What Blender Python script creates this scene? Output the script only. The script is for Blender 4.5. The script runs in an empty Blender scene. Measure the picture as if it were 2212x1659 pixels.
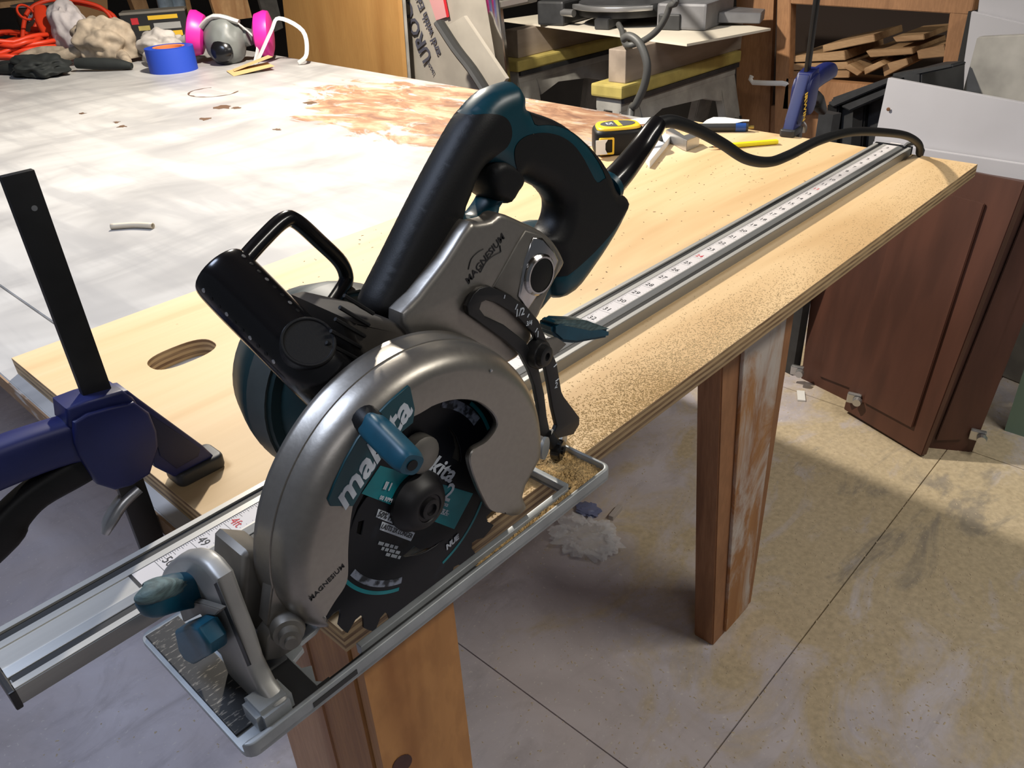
import bpy, bmesh, math, random
from mathutils import Vector, Matrix, noise
random.seed(7)
S = bpy.context.scene
COL = S.collection
# ------------------------------------------------------------------ camera, light, exposure
# frame: x runs along the guide rail (away), y to the left across the bench, z up; z = 0 is the top of the plywood sheet
FLOOR = -0.82
cd = bpy.data.cameras.new('camera'); cam = bpy.data.objects.new('camera', cd); COL.objects.link(cam)
cam.location = (-0.172, -0.3241, 0.3795); cam.rotation_euler = (1.0308, 0.0476, -0.8249)
cd.sensor_fit = 'HORIZONTAL'; cd.sensor_width = 36; cd.lens = 28.44; cd.clip_start = 0.02
S.camera = cam
S.view_settings.view_transform = 'Standard'; S.view_settings.look = 'None'
S.view_settings.exposure = 0.0; S.view_settings.gamma = 1.0; S.view_settings.use_curve_mapping = False
w = bpy.data.worlds.new('world'); S.world = w; w.use_nodes = True
w.node_tree.nodes['Background'].inputs[0].default_value = (0.62, 0.66, 0.74, 1)
w.node_tree.nodes['Background'].inputs[1].default_value = 0.13
def area(name, loc, target, size, power, col, shape='RECTANGLE', sy=None):
    l = bpy.data.lights.new(name, 'AREA'); l.energy = power; l.color = col; l.shape = shape; l.size = size
    if sy: l.size_y = sy
    o = bpy.data.objects.new(name, l); COL.objects.link(o); o.location = loc
    o.rotation_euler = (Vector(target) - Vector(loc)).to_track_quat('-Z', 'Y').to_euler(); return o
# clamp work lamp hanging over the white table, and the ceiling lights of the shop
KEY = (0.98, 1.34, 1.0)
kl = bpy.data.lights.new('work_lamp_bulb', 'SPOT'); kl.energy = 152; kl.color = (1.0, 0.92, 0.80); kl.shadow_soft_size = 0.035
kl.spot_size = math.radians(150); kl.spot_blend = 0.5
ko = bpy.data.objects.new('work_lamp_bulb', kl); COL.objects.link(ko); ko.location = KEY
area('tube_light_glow', (1.35, -1.15, 1.54), (1.35, -0.9, -0.8), 1.2, 27, (1.0, 0.95, 0.86), sy=0.12)
area('cool_ceiling_glow', (-0.5, 0.75, 1.55), (-0.45, 0.75, -0.8), 0.6, 24, (0.66, 0.77, 1.0), sy=0.6)
area('room_light_glow', (-0.9, -1.4, 1.55), (-0.7, -1.0, -0.8), 0.9, 6, (0.95, 0.95, 1.0), sy=0.3)

# ------------------------------------------------------------------ materials
def mat(name, col, rough=0.5, metal=0.0, var=0.0, scale=20, stretch=(1, 1, 1), bump=0.0, col2=None, detail=4, coat=0, spec=0.5, thr=None):
    m = bpy.data.materials.new(name); m.use_nodes = True; nt = m.node_tree; b = nt.nodes['Principled BSDF']
    c4 = lambda c: (c[0], c[1], c[2], 1)
    b.inputs['Base Color'].default_value = c4(col); b.inputs['Roughness'].default_value = rough; b.inputs['Metallic'].default_value = metal
    b.inputs['Specular IOR Level'].default_value = spec
    if coat: b.inputs['Coat Weight'].default_value = coat
    if var or bump or col2:
        tc = nt.nodes.new('ShaderNodeTexCoord'); mp = nt.nodes.new('ShaderNodeMapping'); nz = nt.nodes.new('ShaderNodeTexNoise')
        mp.inputs['Scale'].default_value = stretch; nz.inputs['Scale'].default_value = scale; nz.inputs['Detail'].default_value = detail
        nt.links.new(tc.outputs['Object'], mp.inputs['Vector']); nt.links.new(mp.outputs['Vector'], nz.inputs['Vector'])
        if var or col2:
            rp = nt.nodes.new('ShaderNodeValToRGB')
            c2 = col2 if col2 else tuple(max(0, v * (1 - var)) for v in col)
            lo, hi = thr if thr else (0.35, 0.65)
            rp.color_ramp.elements[0].position = lo; rp.color_ramp.elements[0].color = c4(c2)
            rp.color_ramp.elements[1].position = hi; rp.color_ramp.elements[1].color = c4(col)
            nt.links.new(nz.outputs['Fac'], rp.inputs['Fac']); nt.links.new(rp.outputs['Color'], b.inputs['Base Color'])
        if bump:
            bp_ = nt.nodes.new('ShaderNodeBump'); bp_.inputs['Strength'].default_value = bump; bp_.inputs['Distance'].default_value = 0.002
            nt.links.new(nz.outputs['Fac'], bp_.inputs['Height']); nt.links.new(bp_.outputs['Normal'], b.inputs['Normal'])
    return m
class G:
    """small node-graph builder for the richer surfaces"""
    def __init__(s, name, rough=0.5, metal=0.0):
        s.m = bpy.data.materials.new(name); s.m.use_nodes = True; s.nt = s.m.node_tree; s.b = s.nt.nodes['Principled BSDF']
        s.b.inputs['Roughness'].default_value = rough; s.b.inputs['Metallic'].default_value = metal
        s.tc = s.nt.nodes.new('ShaderNodeTexCoord')
    def n(s, t, **kw):
        x = s.nt.nodes.new(t)
        for k, v in kw.items(): setattr(x, k, v)
        return x
    def l(s, a, b): s.nt.links.new(a, b)
    def noise(s, scale, stretch=(1, 1, 1), detail=5, rough=0.55, dist=0.0, loc=(0, 0, 0), rot=(0, 0, 0)):
        mp = s.n('ShaderNodeMapping'); mp.inputs['Scale'].default_value = stretch; mp.inputs['Location'].default_value = loc; mp.inputs['Rotation'].default_value = rot
        s.l(s.tc.outputs['Object'], mp.inputs['Vector'])
        z = s.n('ShaderNodeTexNoise'); z.inputs['Scale'].default_value = scale; z.inputs['Detail'].default_value = detail; z.inputs['Roughness'].default_value = rough; z.inputs['Distortion'].default_value = dist
        s.l(mp.outputs['Vector'], z.inputs['Vector']); return z.outputs['Fac']
    def ramp(s, fac, stops, mode='LINEAR'):
        r = s.n('ShaderNodeValToRGB'); e = r.color_ramp; e.interpolation = mode
        while len(e.elements) < len(stops): e.elements.new(0.5)
        for i, (p, c) in enumerate(stops):
            e.elements[i].position = p; e.elements[i].color = (c, c, c, 1) if not isinstance(c, tuple) else (*c, 1)
        s.l(fac, r.inputs['Fac']); return r.outputs['Color']
    def mix(s, fac, a, b, blend='MIX'):
        x = s.n('ShaderNodeMix', data_type='RGBA', blend_type=blend)
        for i, v in ((0, fac), (6, a), (7, b)):
            if isinstance(v, (int, float)): x.inputs[i].default_value = v
            elif isinstance(v, tuple): x.inputs[i].default_value = (*v, 1)
            else: s.l(v, x.inputs[i])
        return x.outputs[2]
    def math(s, op, a, b=0.0, c=None):
        x = s.n('ShaderNodeMath', operation=op)
        for i, v in enumerate((a, b) if c is None else (a, b, c)):
            if isinstance(v, (int, float)): x.inputs[i].default_value = v
            else: s.l(v, x.inputs[i])
        return x.outputs[0]
    def xyz(s):
        x = s.n('ShaderNodeSeparateXYZ'); s.l(s.tc.outputs['Object'], x.inputs[0]); return x.outputs
    def blob(s, cx, cy, rx, ry):
        """1 inside an ellipse on the xy plane, falling to 0 outside"""
        o = s.xyz(); a = s.math('DIVIDE', s.math('SUBTRACT', o[0], cx), rx); b = s.math('DIVIDE', s.math('SUBTRACT', o[1], cy), ry)
        d = s.math('SQRT', s.math('ADD', s.math('MULTIPLY', a, a), s.math('MULTIPLY', b, b)))
        return s.math('SUBTRACT', 1.0, d)
    def bump(s, h, k=0.2, d=0.002):
        x = s.n('ShaderNodeBump'); x.inputs['Strength'].default_value = k; x.inputs['Distance'].default_value = d
        s.l(h, x.inputs['Height']); s.l(x.outputs['Normal'], s.b.inputs['Normal'])
    def color(s, c): s.l(c, s.b.inputs['Base Color']); return s.m

TEAL = mat('teal_plastic', (0.002, 0.046, 0.066), 0.36, var=0.15, scale=60)
TEALB = mat('teal_lever_plastic', (0.004, 0.075, 0.125), 0.42, var=0.35, scale=45, bump=0.1)
TEALD = mat('teal_print', (0.002, 0.052, 0.070), 0.4)
TEALP = mat('teal_blade_print', (0.004, 0.22, 0.26), 0.45, var=0.25, scale=50)
RUBBER = mat('black_rubber', (0.0075, 0.0075, 0.008), 0.5, bump=0.05, scale=900, spec=0.3)
BLACKG = mat('black_gloss_plastic', (0.006, 0.006, 0.007), 0.2)
BLACK = mat('black_metal', (0.010, 0.010, 0.011), 0.42, var=0.3, scale=80)
BLADEM = mat('black_blade_coating', (0.004, 0.005, 0.008), 0.42, col2=(0.016, 0.022, 0.032), scale=28, thr=(0.30, 0.42), detail=8, spec=0.3)
MAG = mat('cast_magnesium', (0.345, 0.32, 0.285), 0.37, metal=0.8, var=0.06, scale=300, bump=0.03)
MAGD = mat('dull_cast_metal', (0.24, 0.225, 0.20), 0.5, metal=0.6, var=0.3, scale=30)
CHROME = mat('polished_metal', (0.55, 0.54, 0.53), 0.14, metal=1.0)
BASEG = mat('grey_painted_steel', (0.36, 0.38, 0.39), 0.42, metal=0.25, var=0.25, scale=40)
ALU = mat('anodised_aluminium', (0.60, 0.585, 0.54), 0.38, metal=0.45, var=0.08, scale=60, stretch=(0.05, 4, 4))
ALUG = mat('grey_shaded_aluminium', (0.30, 0.30, 0.29), 0.4, metal=0.5, var=0.1, scale=60, stretch=(0.05, 4, 4))
GROOVE = mat('dark_groove', (0.022, 0.022, 0.022), 0.5)
TAPEW = mat('tape_strip_white', (0.66, 0.62, 0.60), 0.5, var=0.06, scale=40)
INK = mat('black_ink', (0.012, 0.012, 0.014), 0.6)
RED = mat('red_ink', (0.55, 0.02, 0.03), 0.6)
WHITE = mat('white_print', (0.62, 0.67, 0.74), 0.5, var=0.2, scale=140)
BLUE = mat('clamp_blue_plastic', (0.010, 0.016, 0.105), 0.45, var=0.15, scale=50)
YELLOW = mat('yellow_plastic', (0.85, 0.52, 0.03), 0.45)
DUSTM = mat('sawdust_flakes', (0.66, 0.45, 0.20), 0.9, var=0.45, scale=300)
DUSTF = mat('fine_sawdust', (0.70, 0.50, 0.25), 0.9, var=0.30, scale=200)
DUSTD = mat('floor_sawdust', (0.50, 0.40, 0.24), 0.95, var=0.4, scale=200)

def wood(name, base, dark, scale=7, stretch=(0.12, 1.6, 1.6), rough=0.6, fine=0.25, bump=0.06, knots=False):
    g = G(name, rough)
    a = g.ramp(g.noise(scale, stretch, 3, 0.5, 1.2), [(0.3, dark), (0.5, base), (0.72, tuple(min(1, v * 1.12) for v in base))])
    f = g.noise(scale * 14, (stretch[0] * 0.4, stretch[1] * 2.2, stretch[2] * 2.2), 3)
    c = g.mix(g.ramp(f, [(0.42, fine), (0.6, 0.0)]), a, tuple(v * 0.72 for v in dark), 'MIX')
    g.bump(f, bump); return g.color(c)
PLYTOP = None
g = G('plywood_face', 0.62)
a = g.ramp(g.noise(3.2, (0.35, 2.4, 1), 3, 0.5, 1.0), [(0.33, (0.56, 0.36, 0.17)), (0.47, (0.68, 0.475, 0.25)), (0.7, (0.72, 0.53, 0.31))])
f = g.noise(60, (0.10, 2.0, 2.0), 3)
cf = g.mix(g.ramp(f, [(0.42, 0.10), (0.58, 0.0)]), a, (0.50, 0.32, 0.15))
sp = g.noise(38, (1, 1, 1), 2, 0.5, 0.0)
cf = g.mix(g.ramp(sp, [(0.74, 0.0), (0.78, 0.8)]), cf, (0.22, 0.13, 0.06))
# edge plies: stripes by height, only on the cut faces
o = g.xyz(); zz = g.math('FRACT', g.math('MULTIPLY', o[2], 1 / 0.0062))
edge = g.mix(g.ramp(zz, [(0.0, 0.0), (0.42, 0.0), (0.5, 1.0), (0.93, 1.0), (1.0, 0.0)]), (0.50, 0.34, 0.17), (0.19, 0.105, 0.05))
edge = g.mix(g.ramp(g.noise(90, (0.25, 0.25, 3), 3), [(0.4, 0.0), (0.65, 0.5)]), edge, (0.60, 0.43, 0.23))
ge = g.n('ShaderNodeNewGeometry'); nz_ = g.n('ShaderNodeSeparateXYZ'); g.l(ge.outputs['Normal'], nz_.inputs[0])
up = g.math('GREATER_THAN', g.math('ABSOLUTE', nz_.outputs[2]), 0.6)
g.bump(f, 0.05); PLYTOP = g.color(g.mix(up, edge, cf))

g = G('white_painted_tabletop', 0.42)
base = g.ramp(g.noise(2.2, (1, 2.2, 1), 4, 0.6, 0.6), [(0.3, (0.27, 0.262, 0.258)), (0.5, (0.44, 0.428, 0.412)), (0.7, (0.56, 0.55, 0.53))])
base = g.mix(g.ramp(g.noise(3.5, (4.5, 0.7, 1), 4, 0.6, 0.2), [(0.46, 0.0), (0.60, 0.5)]), base, (0.30, 0.295, 0.295))
st = g.math('ADD', g.math('MINIMUM', g.math('MULTIPLY', g.blob(1.10, 1.02, 0.34, 0.70), 1.7), 0.9), g.math('MULTIPLY', g.math('SUBTRACT', g.noise(5.5, (2.4, 1.0, 1), 8, 0.68, 1.2), 0.5), 3.2))
stc = g.ramp(g.noise(9, (2.2, 1, 1), 6, 0.65, 0.8), [(0.34, (0.17, 0.065, 0.025)), (0.48, (0.33, 0.155, 0.07)), (0.62, (0.50, 0.36, 0.22))])
base = g.mix(g.ramp(st, [(0.42, 0.0), (0.66, 0.85)]), base, stc)
sp = g.noise(11, (1.4, 0.8, 1), 3, 0.6, 0.7)
base = g.mix(g.ramp(g.math('ADD', sp, g.math('MULTIPLY', g.blob(0.9, 1.3, 0.6, 1.0), 0.05)), [(0.775, 0.0), (0.79, 1.0)]), base, (0.16, 0.085, 0.045))
g.bump(g.noise(30, (1, 1, 1), 4), 0.04); TABLEW = g.color(base)

g = G('grey_painted_floor', 0.6)
a = g.ramp(g.noise(3.4, (1, 0.45, 1), 6, 0.62, 0.7), [(0.28, (0.38, 0.345, 0.365)), (0.5, (0.56, 0.515, 0.54)), (0.72, (0.68, 0.64, 0.68))])
a = g.mix(g.ramp(g.noise(6, (1.0, 1.9, 1), 7, 0.68, 0.7), [(0.50, 0.0), (0.68, 0.5)]), a, (0.30, 0.27, 0.275))
a = g.mix(g.ramp(g.noise(2.3, (1, 1, 1), 5, 0.6, 0.5, (5, 2, 0)), [(0.45, 0.0), (0.62, 0.35)]), a, (0.56, 0.47, 0.42))
a = g.mix(g.ramp(g.noise(140, (1, 1, 1), 2), [(0.66, 0.0), (0.72, 0.6)]), a, (0.72, 0.68, 0.62))
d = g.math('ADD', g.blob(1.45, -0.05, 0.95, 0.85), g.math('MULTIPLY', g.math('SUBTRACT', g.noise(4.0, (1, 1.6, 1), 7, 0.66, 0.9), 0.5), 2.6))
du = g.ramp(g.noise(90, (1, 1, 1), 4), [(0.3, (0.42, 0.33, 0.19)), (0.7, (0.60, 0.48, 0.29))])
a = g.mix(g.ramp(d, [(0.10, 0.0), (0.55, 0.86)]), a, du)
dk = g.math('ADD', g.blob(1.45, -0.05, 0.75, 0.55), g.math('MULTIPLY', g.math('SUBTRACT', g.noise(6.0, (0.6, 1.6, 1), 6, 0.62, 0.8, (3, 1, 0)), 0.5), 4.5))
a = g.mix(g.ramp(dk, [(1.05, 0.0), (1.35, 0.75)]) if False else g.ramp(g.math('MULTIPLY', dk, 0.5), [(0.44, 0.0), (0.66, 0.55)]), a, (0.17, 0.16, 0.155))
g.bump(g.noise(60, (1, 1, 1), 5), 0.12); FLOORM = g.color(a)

PINE = wood('orange_pine', (0.50, 0.235, 0.075), (0.30, 0.115, 0.03), 6, (2.2, 2.2, 0.16))
POSTW = wood('red_brown_post', (0.33, 0.15, 0.065), (0.20, 0.08, 0.03), 6, (2.2, 2.2, 0.16))
PINEP = None
g = G('pine_with_white_paint', 0.6)
a = g.ramp(g.noise(6, (2.2, 2.2, 0.2), 3, 0.5, 1.0), [(0.3, (0.26, 0.10, 0.035)), (0.6, (0.40, 0.19, 0.07))])
a = g.mix(g.ramp(g.noise(11, (1, 1, 0.35), 7, 0.7, 0.6), [(0.40, 0.0), (0.55, 0.85)]), a, (0.56, 0.52, 0.48))
PINEP = g.color(a)
PLYBROWN = wood('brown_plywood', (0.52, 0.28, 0.09), (0.40, 0.19, 0.055), 3.0, (1.5, 1.5, 0.2), 0.55, 0.12)
STUD = wood('pale_stud', (0.50, 0.30, 0.14), (0.34, 0.17, 0.07), 6, (2, 2, 0.2))
SCRAP = wood('scrap_offcut', (0.40, 0.25, 0.125), (0.26, 0.14, 0.06), 8, (1.6, 0.2, 1.6))
SHELFW = wood('shelf_plywood', (0.36, 0.18, 0.08), (0.22, 0.10, 0.04), 5, (1.6, 1.6, 0.25))
DOORW = mat('red_brown_door', (0.105, 0.040, 0.024), 0.5, var=0.35, scale=9, stretch=(2, 2, 0.3), bump=0.04)
MELA = mat('white_melamine', (0.50, 0.49, 0.51), 0.45, var=0.05, scale=8)
OLDW = mat('weathered_white_board', (0.45, 0.43, 0.39), 0.6, var=0.4, scale=9)
CEM = mat('cement_board', (0.42, 0.38, 0.32), 0.8, var=0.2, scale=8)
CARD = mat('cardboard', (0.36, 0.20, 0.085), 0.8, var=0.15, scale=8)
HORSEG = mat('grey_sawhorse_plastic', (0.40, 0.385, 0.35), 0.6, var=0.35, scale=14)
HORSEY = mat('yellow_sawhorse_trim', (0.52, 0.42, 0.12), 0.6, var=0.25, scale=20)
DARKP = mat('dark_grey_plastic', (0.035, 0.036, 0.038), 0.5, var=0.3, scale=30)
STEEL = mat('bare_steel', (0.50, 0.50, 0.50), 0.3, metal=0.8)
GREYC = mat('grey_cast_table', (0.20, 0.20, 0.21), 0.5, metal=0.2, var=0.2, scale=20)
ORANGE = mat('orange_cord_vinyl', (0.72, 0.05, 0.015), 0.42)
RAGW = mat('off_white_cloth', (0.52, 0.48, 0.44), 0.9, var=0.3, scale=25, bump=0.3)
GLOVET = mat('tan_suede', (0.42, 0.34, 0.25), 0.9, var=0.4, scale=30, bump=0.3)
GLOVEB = mat('black_glove_cloth', (0.012, 0.015, 0.014), 0.8, var=0.3, scale=30, bump=0.3)
TAPEB = mat('blue_masking_tape', (0.012, 0.055, 0.42), 0.6)
PINK = mat('magenta_filter', (0.70, 0.02, 0.30), 0.4)
MASKG = mat('grey_silicone', (0.16, 0.17, 0.16), 0.42, var=0.15, scale=20)
STRAP = mat('light_grey_strap', (0.48, 0.48, 0.46), 0.6)
PAPER = mat('white_paper', (0.78, 0.77, 0.74), 0.7)
SANDP = mat('tan_sandpaper', (0.55, 0.36, 0.16), 0.85)
WALLM = mat('dark_basement_wall', (0.045, 0.038, 0.032), 0.85, var=0.4, scale=3)
CEILM = mat('ceiling_boards', (0.20, 0.16, 0.12), 0.85, var=0.3, scale=3)
CLEARP = mat('crumpled_film', (0.9, 0.9, 0.92), 0.08); CLEARP.node_tree.nodes['Principled BSDF'].inputs['Alpha'].default_value = 0.28
BOTTLE = mat('pale_blue_bottle_film', (0.30, 0.38, 0.45), 0.25, var=0.4, scale=30)
PADS = mat('dusty_worn_black', (0.012, 0.012, 0.012), 0.6, col2=(0.20, 0.18, 0.15), scale=420, stretch=(0.5, 1.5, 1), thr=(0.33, 0.42), detail=5)

# ------------------------------------------------------------------ geometry helpers
def add(name, me, m, parent=None, smooth=None):
    """link a mesh given in world coordinates; parented parts keep their place"""
    o = bpy.data.objects.new(name, me); COL.objects.link(o)
    if m is not None:
        me.materials.clear(); me.materials.append(m)
    if smooth is not None:
        for p in me.polygons: p.use_smooth = True
        me.set_sharp_from_angle(angle=math.radians(smooth))
    if parent is not None:
        o.parent = parent
        r = parent
        inv = Matrix.Identity(4)
        chain = []
        while r is not None: chain.append(r); r = r.parent
        mw = Matrix.Identity(4)
        for q in reversed(chain): mw = mw @ q.matrix_parent_inverse @ q.matrix_basis
        o.matrix_parent_inverse = mw.inverted()
    return o
def tag(o, label, cat, group=None, kind=None):
    o['label'] = label; o['category'] = cat
    if group: o['group'] = group
    if kind: o['kind'] = kind
    return o
def thing(name, label, cat, loc, group=None):
    e = bpy.data.objects.new(name, None); COL.objects.link(e); e.location = loc; e.empty_display_size = 0.03
    return tag(e, label, cat, group)
def struct(o): o['kind'] = 'structure'; return o
def bm_mesh(bm, name='m'):
    bmesh.ops.recalc_face_normals(bm, faces=bm.faces)
    me = bpy.data.meshes.new(name); bm.to_mesh(me); bm.free(); return me
def pyd(v, f, name='m', fix=True):
    me = bpy.data.meshes.new(name); me.from_pydata([tuple(p) for p in v], [], f)
    if fix:
        b = bmesh.new(); b.from_mesh(me); bmesh.ops.recalc_face_normals(b, faces=b.faces); b.to_mesh(me); b.free()
    me.update(); return me
AX = {'y': Matrix(((1, 0, 0, 0), (0, 0, -1, 0), (0, 1, 0, 0), (0, 0, 0, 1))), 'z': Matrix.Identity(4),
      'x': Matrix(((0, 0, 1, 0), (1, 0, 0, 0), (0, 1, 0, 0), (0, 0, 0, 1)))}
def curve_mesh(cu):
    o = bpy.data.objects.new('tmp', cu); COL.objects.link(o)
    dg = bpy.context.evaluated_depsgraph_get(); me = bpy.data.meshes.new_from_object(o.evaluated_get(dg))
    bpy.data.objects.remove(o); bpy.data.curves.remove(cu); me.materials.clear(); return me
def crom(pts, n=6, closed=False):
    """Catmull-Rom through points of any dimension"""
    out = []; L = len(pts); rng = range(L if closed else L - 1)
    g_ = lambda i: Vector(pts[i % L]) if closed else Vector(pts[max(0, min(L - 1, i))])
    for i in rng:
        p0, p1, p2, p3 = g_(i - 1), g_(i), g_(i + 1), g_(i + 2)
        for k in range(n):
            t = k / n
            out.append(0.5 * ((2 * p1) + (p2 - p0) * t + (2 * p0 - 5 * p1 + 4 * p2 - p3) * t * t + (3 * p1 - 3 * p2 + p3 - p0) * t ** 3))
    if not closed: out.append(Vector(pts[-1]))
    return out
def plate(loops, d0, d1, axis='y', bevel=0.0, smooth=0, res=2):
    """flat shape (first loop outer, others holes) between depth d0 and d1 on an axis, with rounded edges"""
    cu = bpy.data.curves.new('c', 'CURVE'); cu.dimensions = '2D'; cu.fill_mode = 'BOTH'
    h = abs(d1 - d0) / 2; bevel = min(bevel, h * 0.98)
    cu.extrude = h - bevel; cu.bevel_depth = bevel; cu.bevel_resolution = res; cu.offset = -bevel
    for lp in loops:
        if smooth: lp = [(p[0], p[1]) for p in crom(lp, smooth, True)]
        s = cu.splines.new('POLY'); s.points.add(len(lp) - 1); s.use_cyclic_u = True
        for q, p in zip(s.points, lp): q.co = (p[0], p[1], 0, 1)
    me = curve_mesh(cu); mid = (d0 + d1) / 2
    off = {'y': Vector((0, mid, 0)), 'z': Vector((0, 0, mid)), 'x': Vector((mid, 0, 0))}[axis]
    me.transform(Matrix.Translation(off) @ AX[axis])
    b = bmesh.new(); b.from_mesh(me); bmesh.ops.remove_doubles(b, verts=b.verts, dist=1e-6); bmesh.ops.recalc_face_normals(b, faces=b.faces); b.to_mesh(me); b.free()
    return me
def box(x0, x1, y0, y1, z0, z1, bevel=0.0, seg=2):
    bm = bmesh.new(); bmesh.ops.create_cube(bm, size=1)
    for v in bm.verts: v.co = ((x0 + x1) / 2 + v.co.x * (x1 - x0), (y0 + y1) / 2 + v.co.y * (y1 - y0), (z0 + z1) / 2 + v.co.z * (z1 - z0))
    if bevel: bmesh.ops.bevel(bm, geom=list(bm.edges), offset=bevel, segments=seg, affect='EDGES', profile=0.6)
    return bm_mesh(bm)
def obox(center, size, rot=(0, 0, 0), bevel=0.0):
    me = box(-size[0] / 2, size[0] / 2, -size[1] / 2, size[1] / 2, -size[2] / 2, size[2] / 2, bevel)
    from mathutils import Euler
    me.transform(Matrix.Translation(center) @ Euler(rot).to_matrix().to_4x4()); return me
def slab(quad, thick, bevel=0.0, away=(1, 0, 0)):
    """a board: its visible face is the quad, its thickness goes away from the viewer"""
    q = [Vector(p) for p in quad]; n = (q[1] - q[0]).cross(q[-1] - q[0]).normalized()
    if n.dot(Vector(away)) < 0: n = -n
    N = len(q); v = q + [p + n * thick for p in q]
    f = [tuple(range(N)), tuple(range(2 * N - 1, N - 1, -1))] + [(i, (i + 1) % N, N + (i + 1) % N, N + i) for i in range(N)]
    me = pyd(v, f)
    if bevel:
        b = bmesh.new(); b.from_mesh(me); bmesh.ops.bevel(b, geom=list(b.edges), offset=bevel, segments=2, affect='EDGES'); b.to_mesh(me); b.free()
    return me
def sweep(path, rad, n=12, cap=True, power=2.0, up=None, smooth=0, twist=0.0):
    """tube along a 3D path; rad is a number, or per-point numbers / (a,b) pairs"""
    P = [Vector(p) for p in path]
    R = [rad] * len(P) if not isinstance(rad, list) else list(rad)
    R = [(r, r) if not isinstance(r, (tuple, list)) else r for r in R]
    if smooth:
        R4 = crom([Vector((a, b, 0)) for a, b in R], smooth); P = crom(P, smooth); R = [(max(1e-5, r.x), max(1e-5, r.y)) for r in R4]
    vs, fs = [], []; prev = None
    for i, p in enumerate(P):
        t = (P[min(i + 1, len(P) - 1)] - P[max(i - 1, 0)]).normalized()
        if prev is None:
            u = Vector(up) if up else (Vector((0, 0, 1)) if abs(t.z) < 0.9 else Vector((1, 0, 0)))
        else: u = prev
        u = (u - t * u.dot(t)).normalized(); v = t.cross(u); prev = u
        for k in range(n):
            a = 2 * math.pi * k / n + twist; c_, s_ = math.cos(a), math.sin(a)
            c_ = math.copysign(abs(c_) ** (2 / power), c_); s_ = math.copysign(abs(s_) ** (2 / power), s_)
            vs.append(p + u * c_ * R[i][0] + v * s_ * R[i][1])
    for i in range(len(P) - 1):
        for k in range(n): fs.append((i * n + k, i * n + (k + 1) % n, (i + 1) * n + (k + 1) % n, (i + 1) * n + k))
    if cap: fs.append(tuple(range(n - 1, -1, -1))); fs.append(tuple((len(P) - 1) * n + k for k in range(n)))
    return pyd(vs, fs)
def lathe(prof, o, axis=(0, -1, 0), n=32, ring=False):
    """profile [(radius, height along axis)] turned about an axis through o"""
    ax = Vector(axis).normalized(); u = ax.orthogonal().normalized(); v = ax.cross(u); o = Vector(o); vs, fs = [], []
    for r, h in prof:
        for k in range(n):
            a = 2 * math.pi * k / n; vs.append(o + ax * h + (u * math.cos(a) + v * math.sin(a)) * max(r, 1e-5))
    m_ = len(prof)
    for i in range(m_ if ring else m_ - 1):
        for k in range(n): fs.append((i * n + k, i * n + (k + 1) % n, ((i + 1) % m_) * n + (k + 1) % n, ((i + 1) % m_) * n + k))
    if not ring: fs.append(tuple(range(n))); fs.append(tuple((m_ - 1) * n + k for k in range(n)))
    return pyd(vs, fs)
def text(s, size, o, X, Y, ext=0.0002, bold=0.0, shear=0.0, align='CENTER', sx=1.0, space=1.0):
    cu = bpy.data.curves.new('t', 'FONT'); cu.body = s; cu.size = size; cu.extrude = ext; cu.offset = bold; cu.shear = shear
    cu.align_x = align; cu.align_y = 'CENTER'; cu.space_character = space; cu.resolution_u = 2
    me = curve_mesh(cu); X = Vector(X).normalized(); Y = Vector(Y); Y = (Y - X * Y.dot(X)).normalized(); Zv = X.cross(Y); o = Vector(o)
    me.transform(Matrix(((X.x * sx, Y.x, Zv.x, o.x), (X.y * sx, Y.y, Zv.y, o.y), (X.z * sx, Y.z, Zv.z, o.z), (0, 0, 0, 1)))); return me
def blobm(center, size, amp=0.25, freq=3.0, sub=4, seed=0, flat=None, octv=2):
    bm = bmesh.new(); bmesh.ops.create_icosphere(bm, subdivisions=sub, radius=1)
    for v in bm.verts:
        d = v.co.normalized(); k = 1 + amp * noise.fractal(d * freq + Vector((seed * 7.1, seed * 3.3, 0)), 0.9, 2.1, octv)
        q = Vector((d.x * size[0] * k, d.y * size[1] * k, d.z * size[2] * k))
        if flat is not None: q.z = max(q.z, flat)
        v.co = q + Vector(center)
    return bm_mesh(bm)
def flakes(pts, smin, smax, flat=0.4, seed=1):
    """many loose chips in one mesh"""
    r = random.Random(seed); vs, fs = [], []
    for (x, y, z) in pts:
        s = r.uniform(smin, smax); a = r.uniform(0, 6.28); tx = r.uniform(-0.5, 0.5); l = s * r.uniform(0.7, 1.7); h = s * flat; ca, sa = math.cos(a), math.sin(a); b = len(vs)
        for dx, dy, dz in ((-l, -s * 0.6, 0), (l, -s * 0.4, tx * l * 0.4), (l * 0.7, s * 0.6, tx * l * 0.3), (-l * 0.8, s * 0.5, 0), (0, 0, h)):
            vs.append((x + dx * ca - dy * sa, y + dx * sa + dy * ca, z + max(dz, 0)))
        fs += [(b, b + 1, b + 4), (b + 1, b + 2, b + 4), (b + 2, b + 3, b + 4), (b + 3, b, b + 4)]
    return pyd(vs, fs, fix=False)
def arc(cx, cz, r, a0, a1, n): return [(cx + r * math.cos(math.radians(a0 + (a1 - a0) * i / n)), cz + r * math.sin(math.radians(a0 + (a1 - a0) * i / n))) for i in range(n + 1)]
def resamp(p, n):
    p = [Vector(q) for q in p]; L = [0]
    for a, b in zip(p, p[1:]): L.append(L[-1] + (b - a).length)
    out = []; j = 0
    for i in range(n):
        s = L[-1] * i / (n - 1)
        while j < len(p) - 2 and L[j + 1] < s: j += 1
        t = (s - L[j]) / max(1e-9, L[j + 1] - L[j]); out.append(p[j].lerp(p[j + 1], min(1, t)))
    return out

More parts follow.
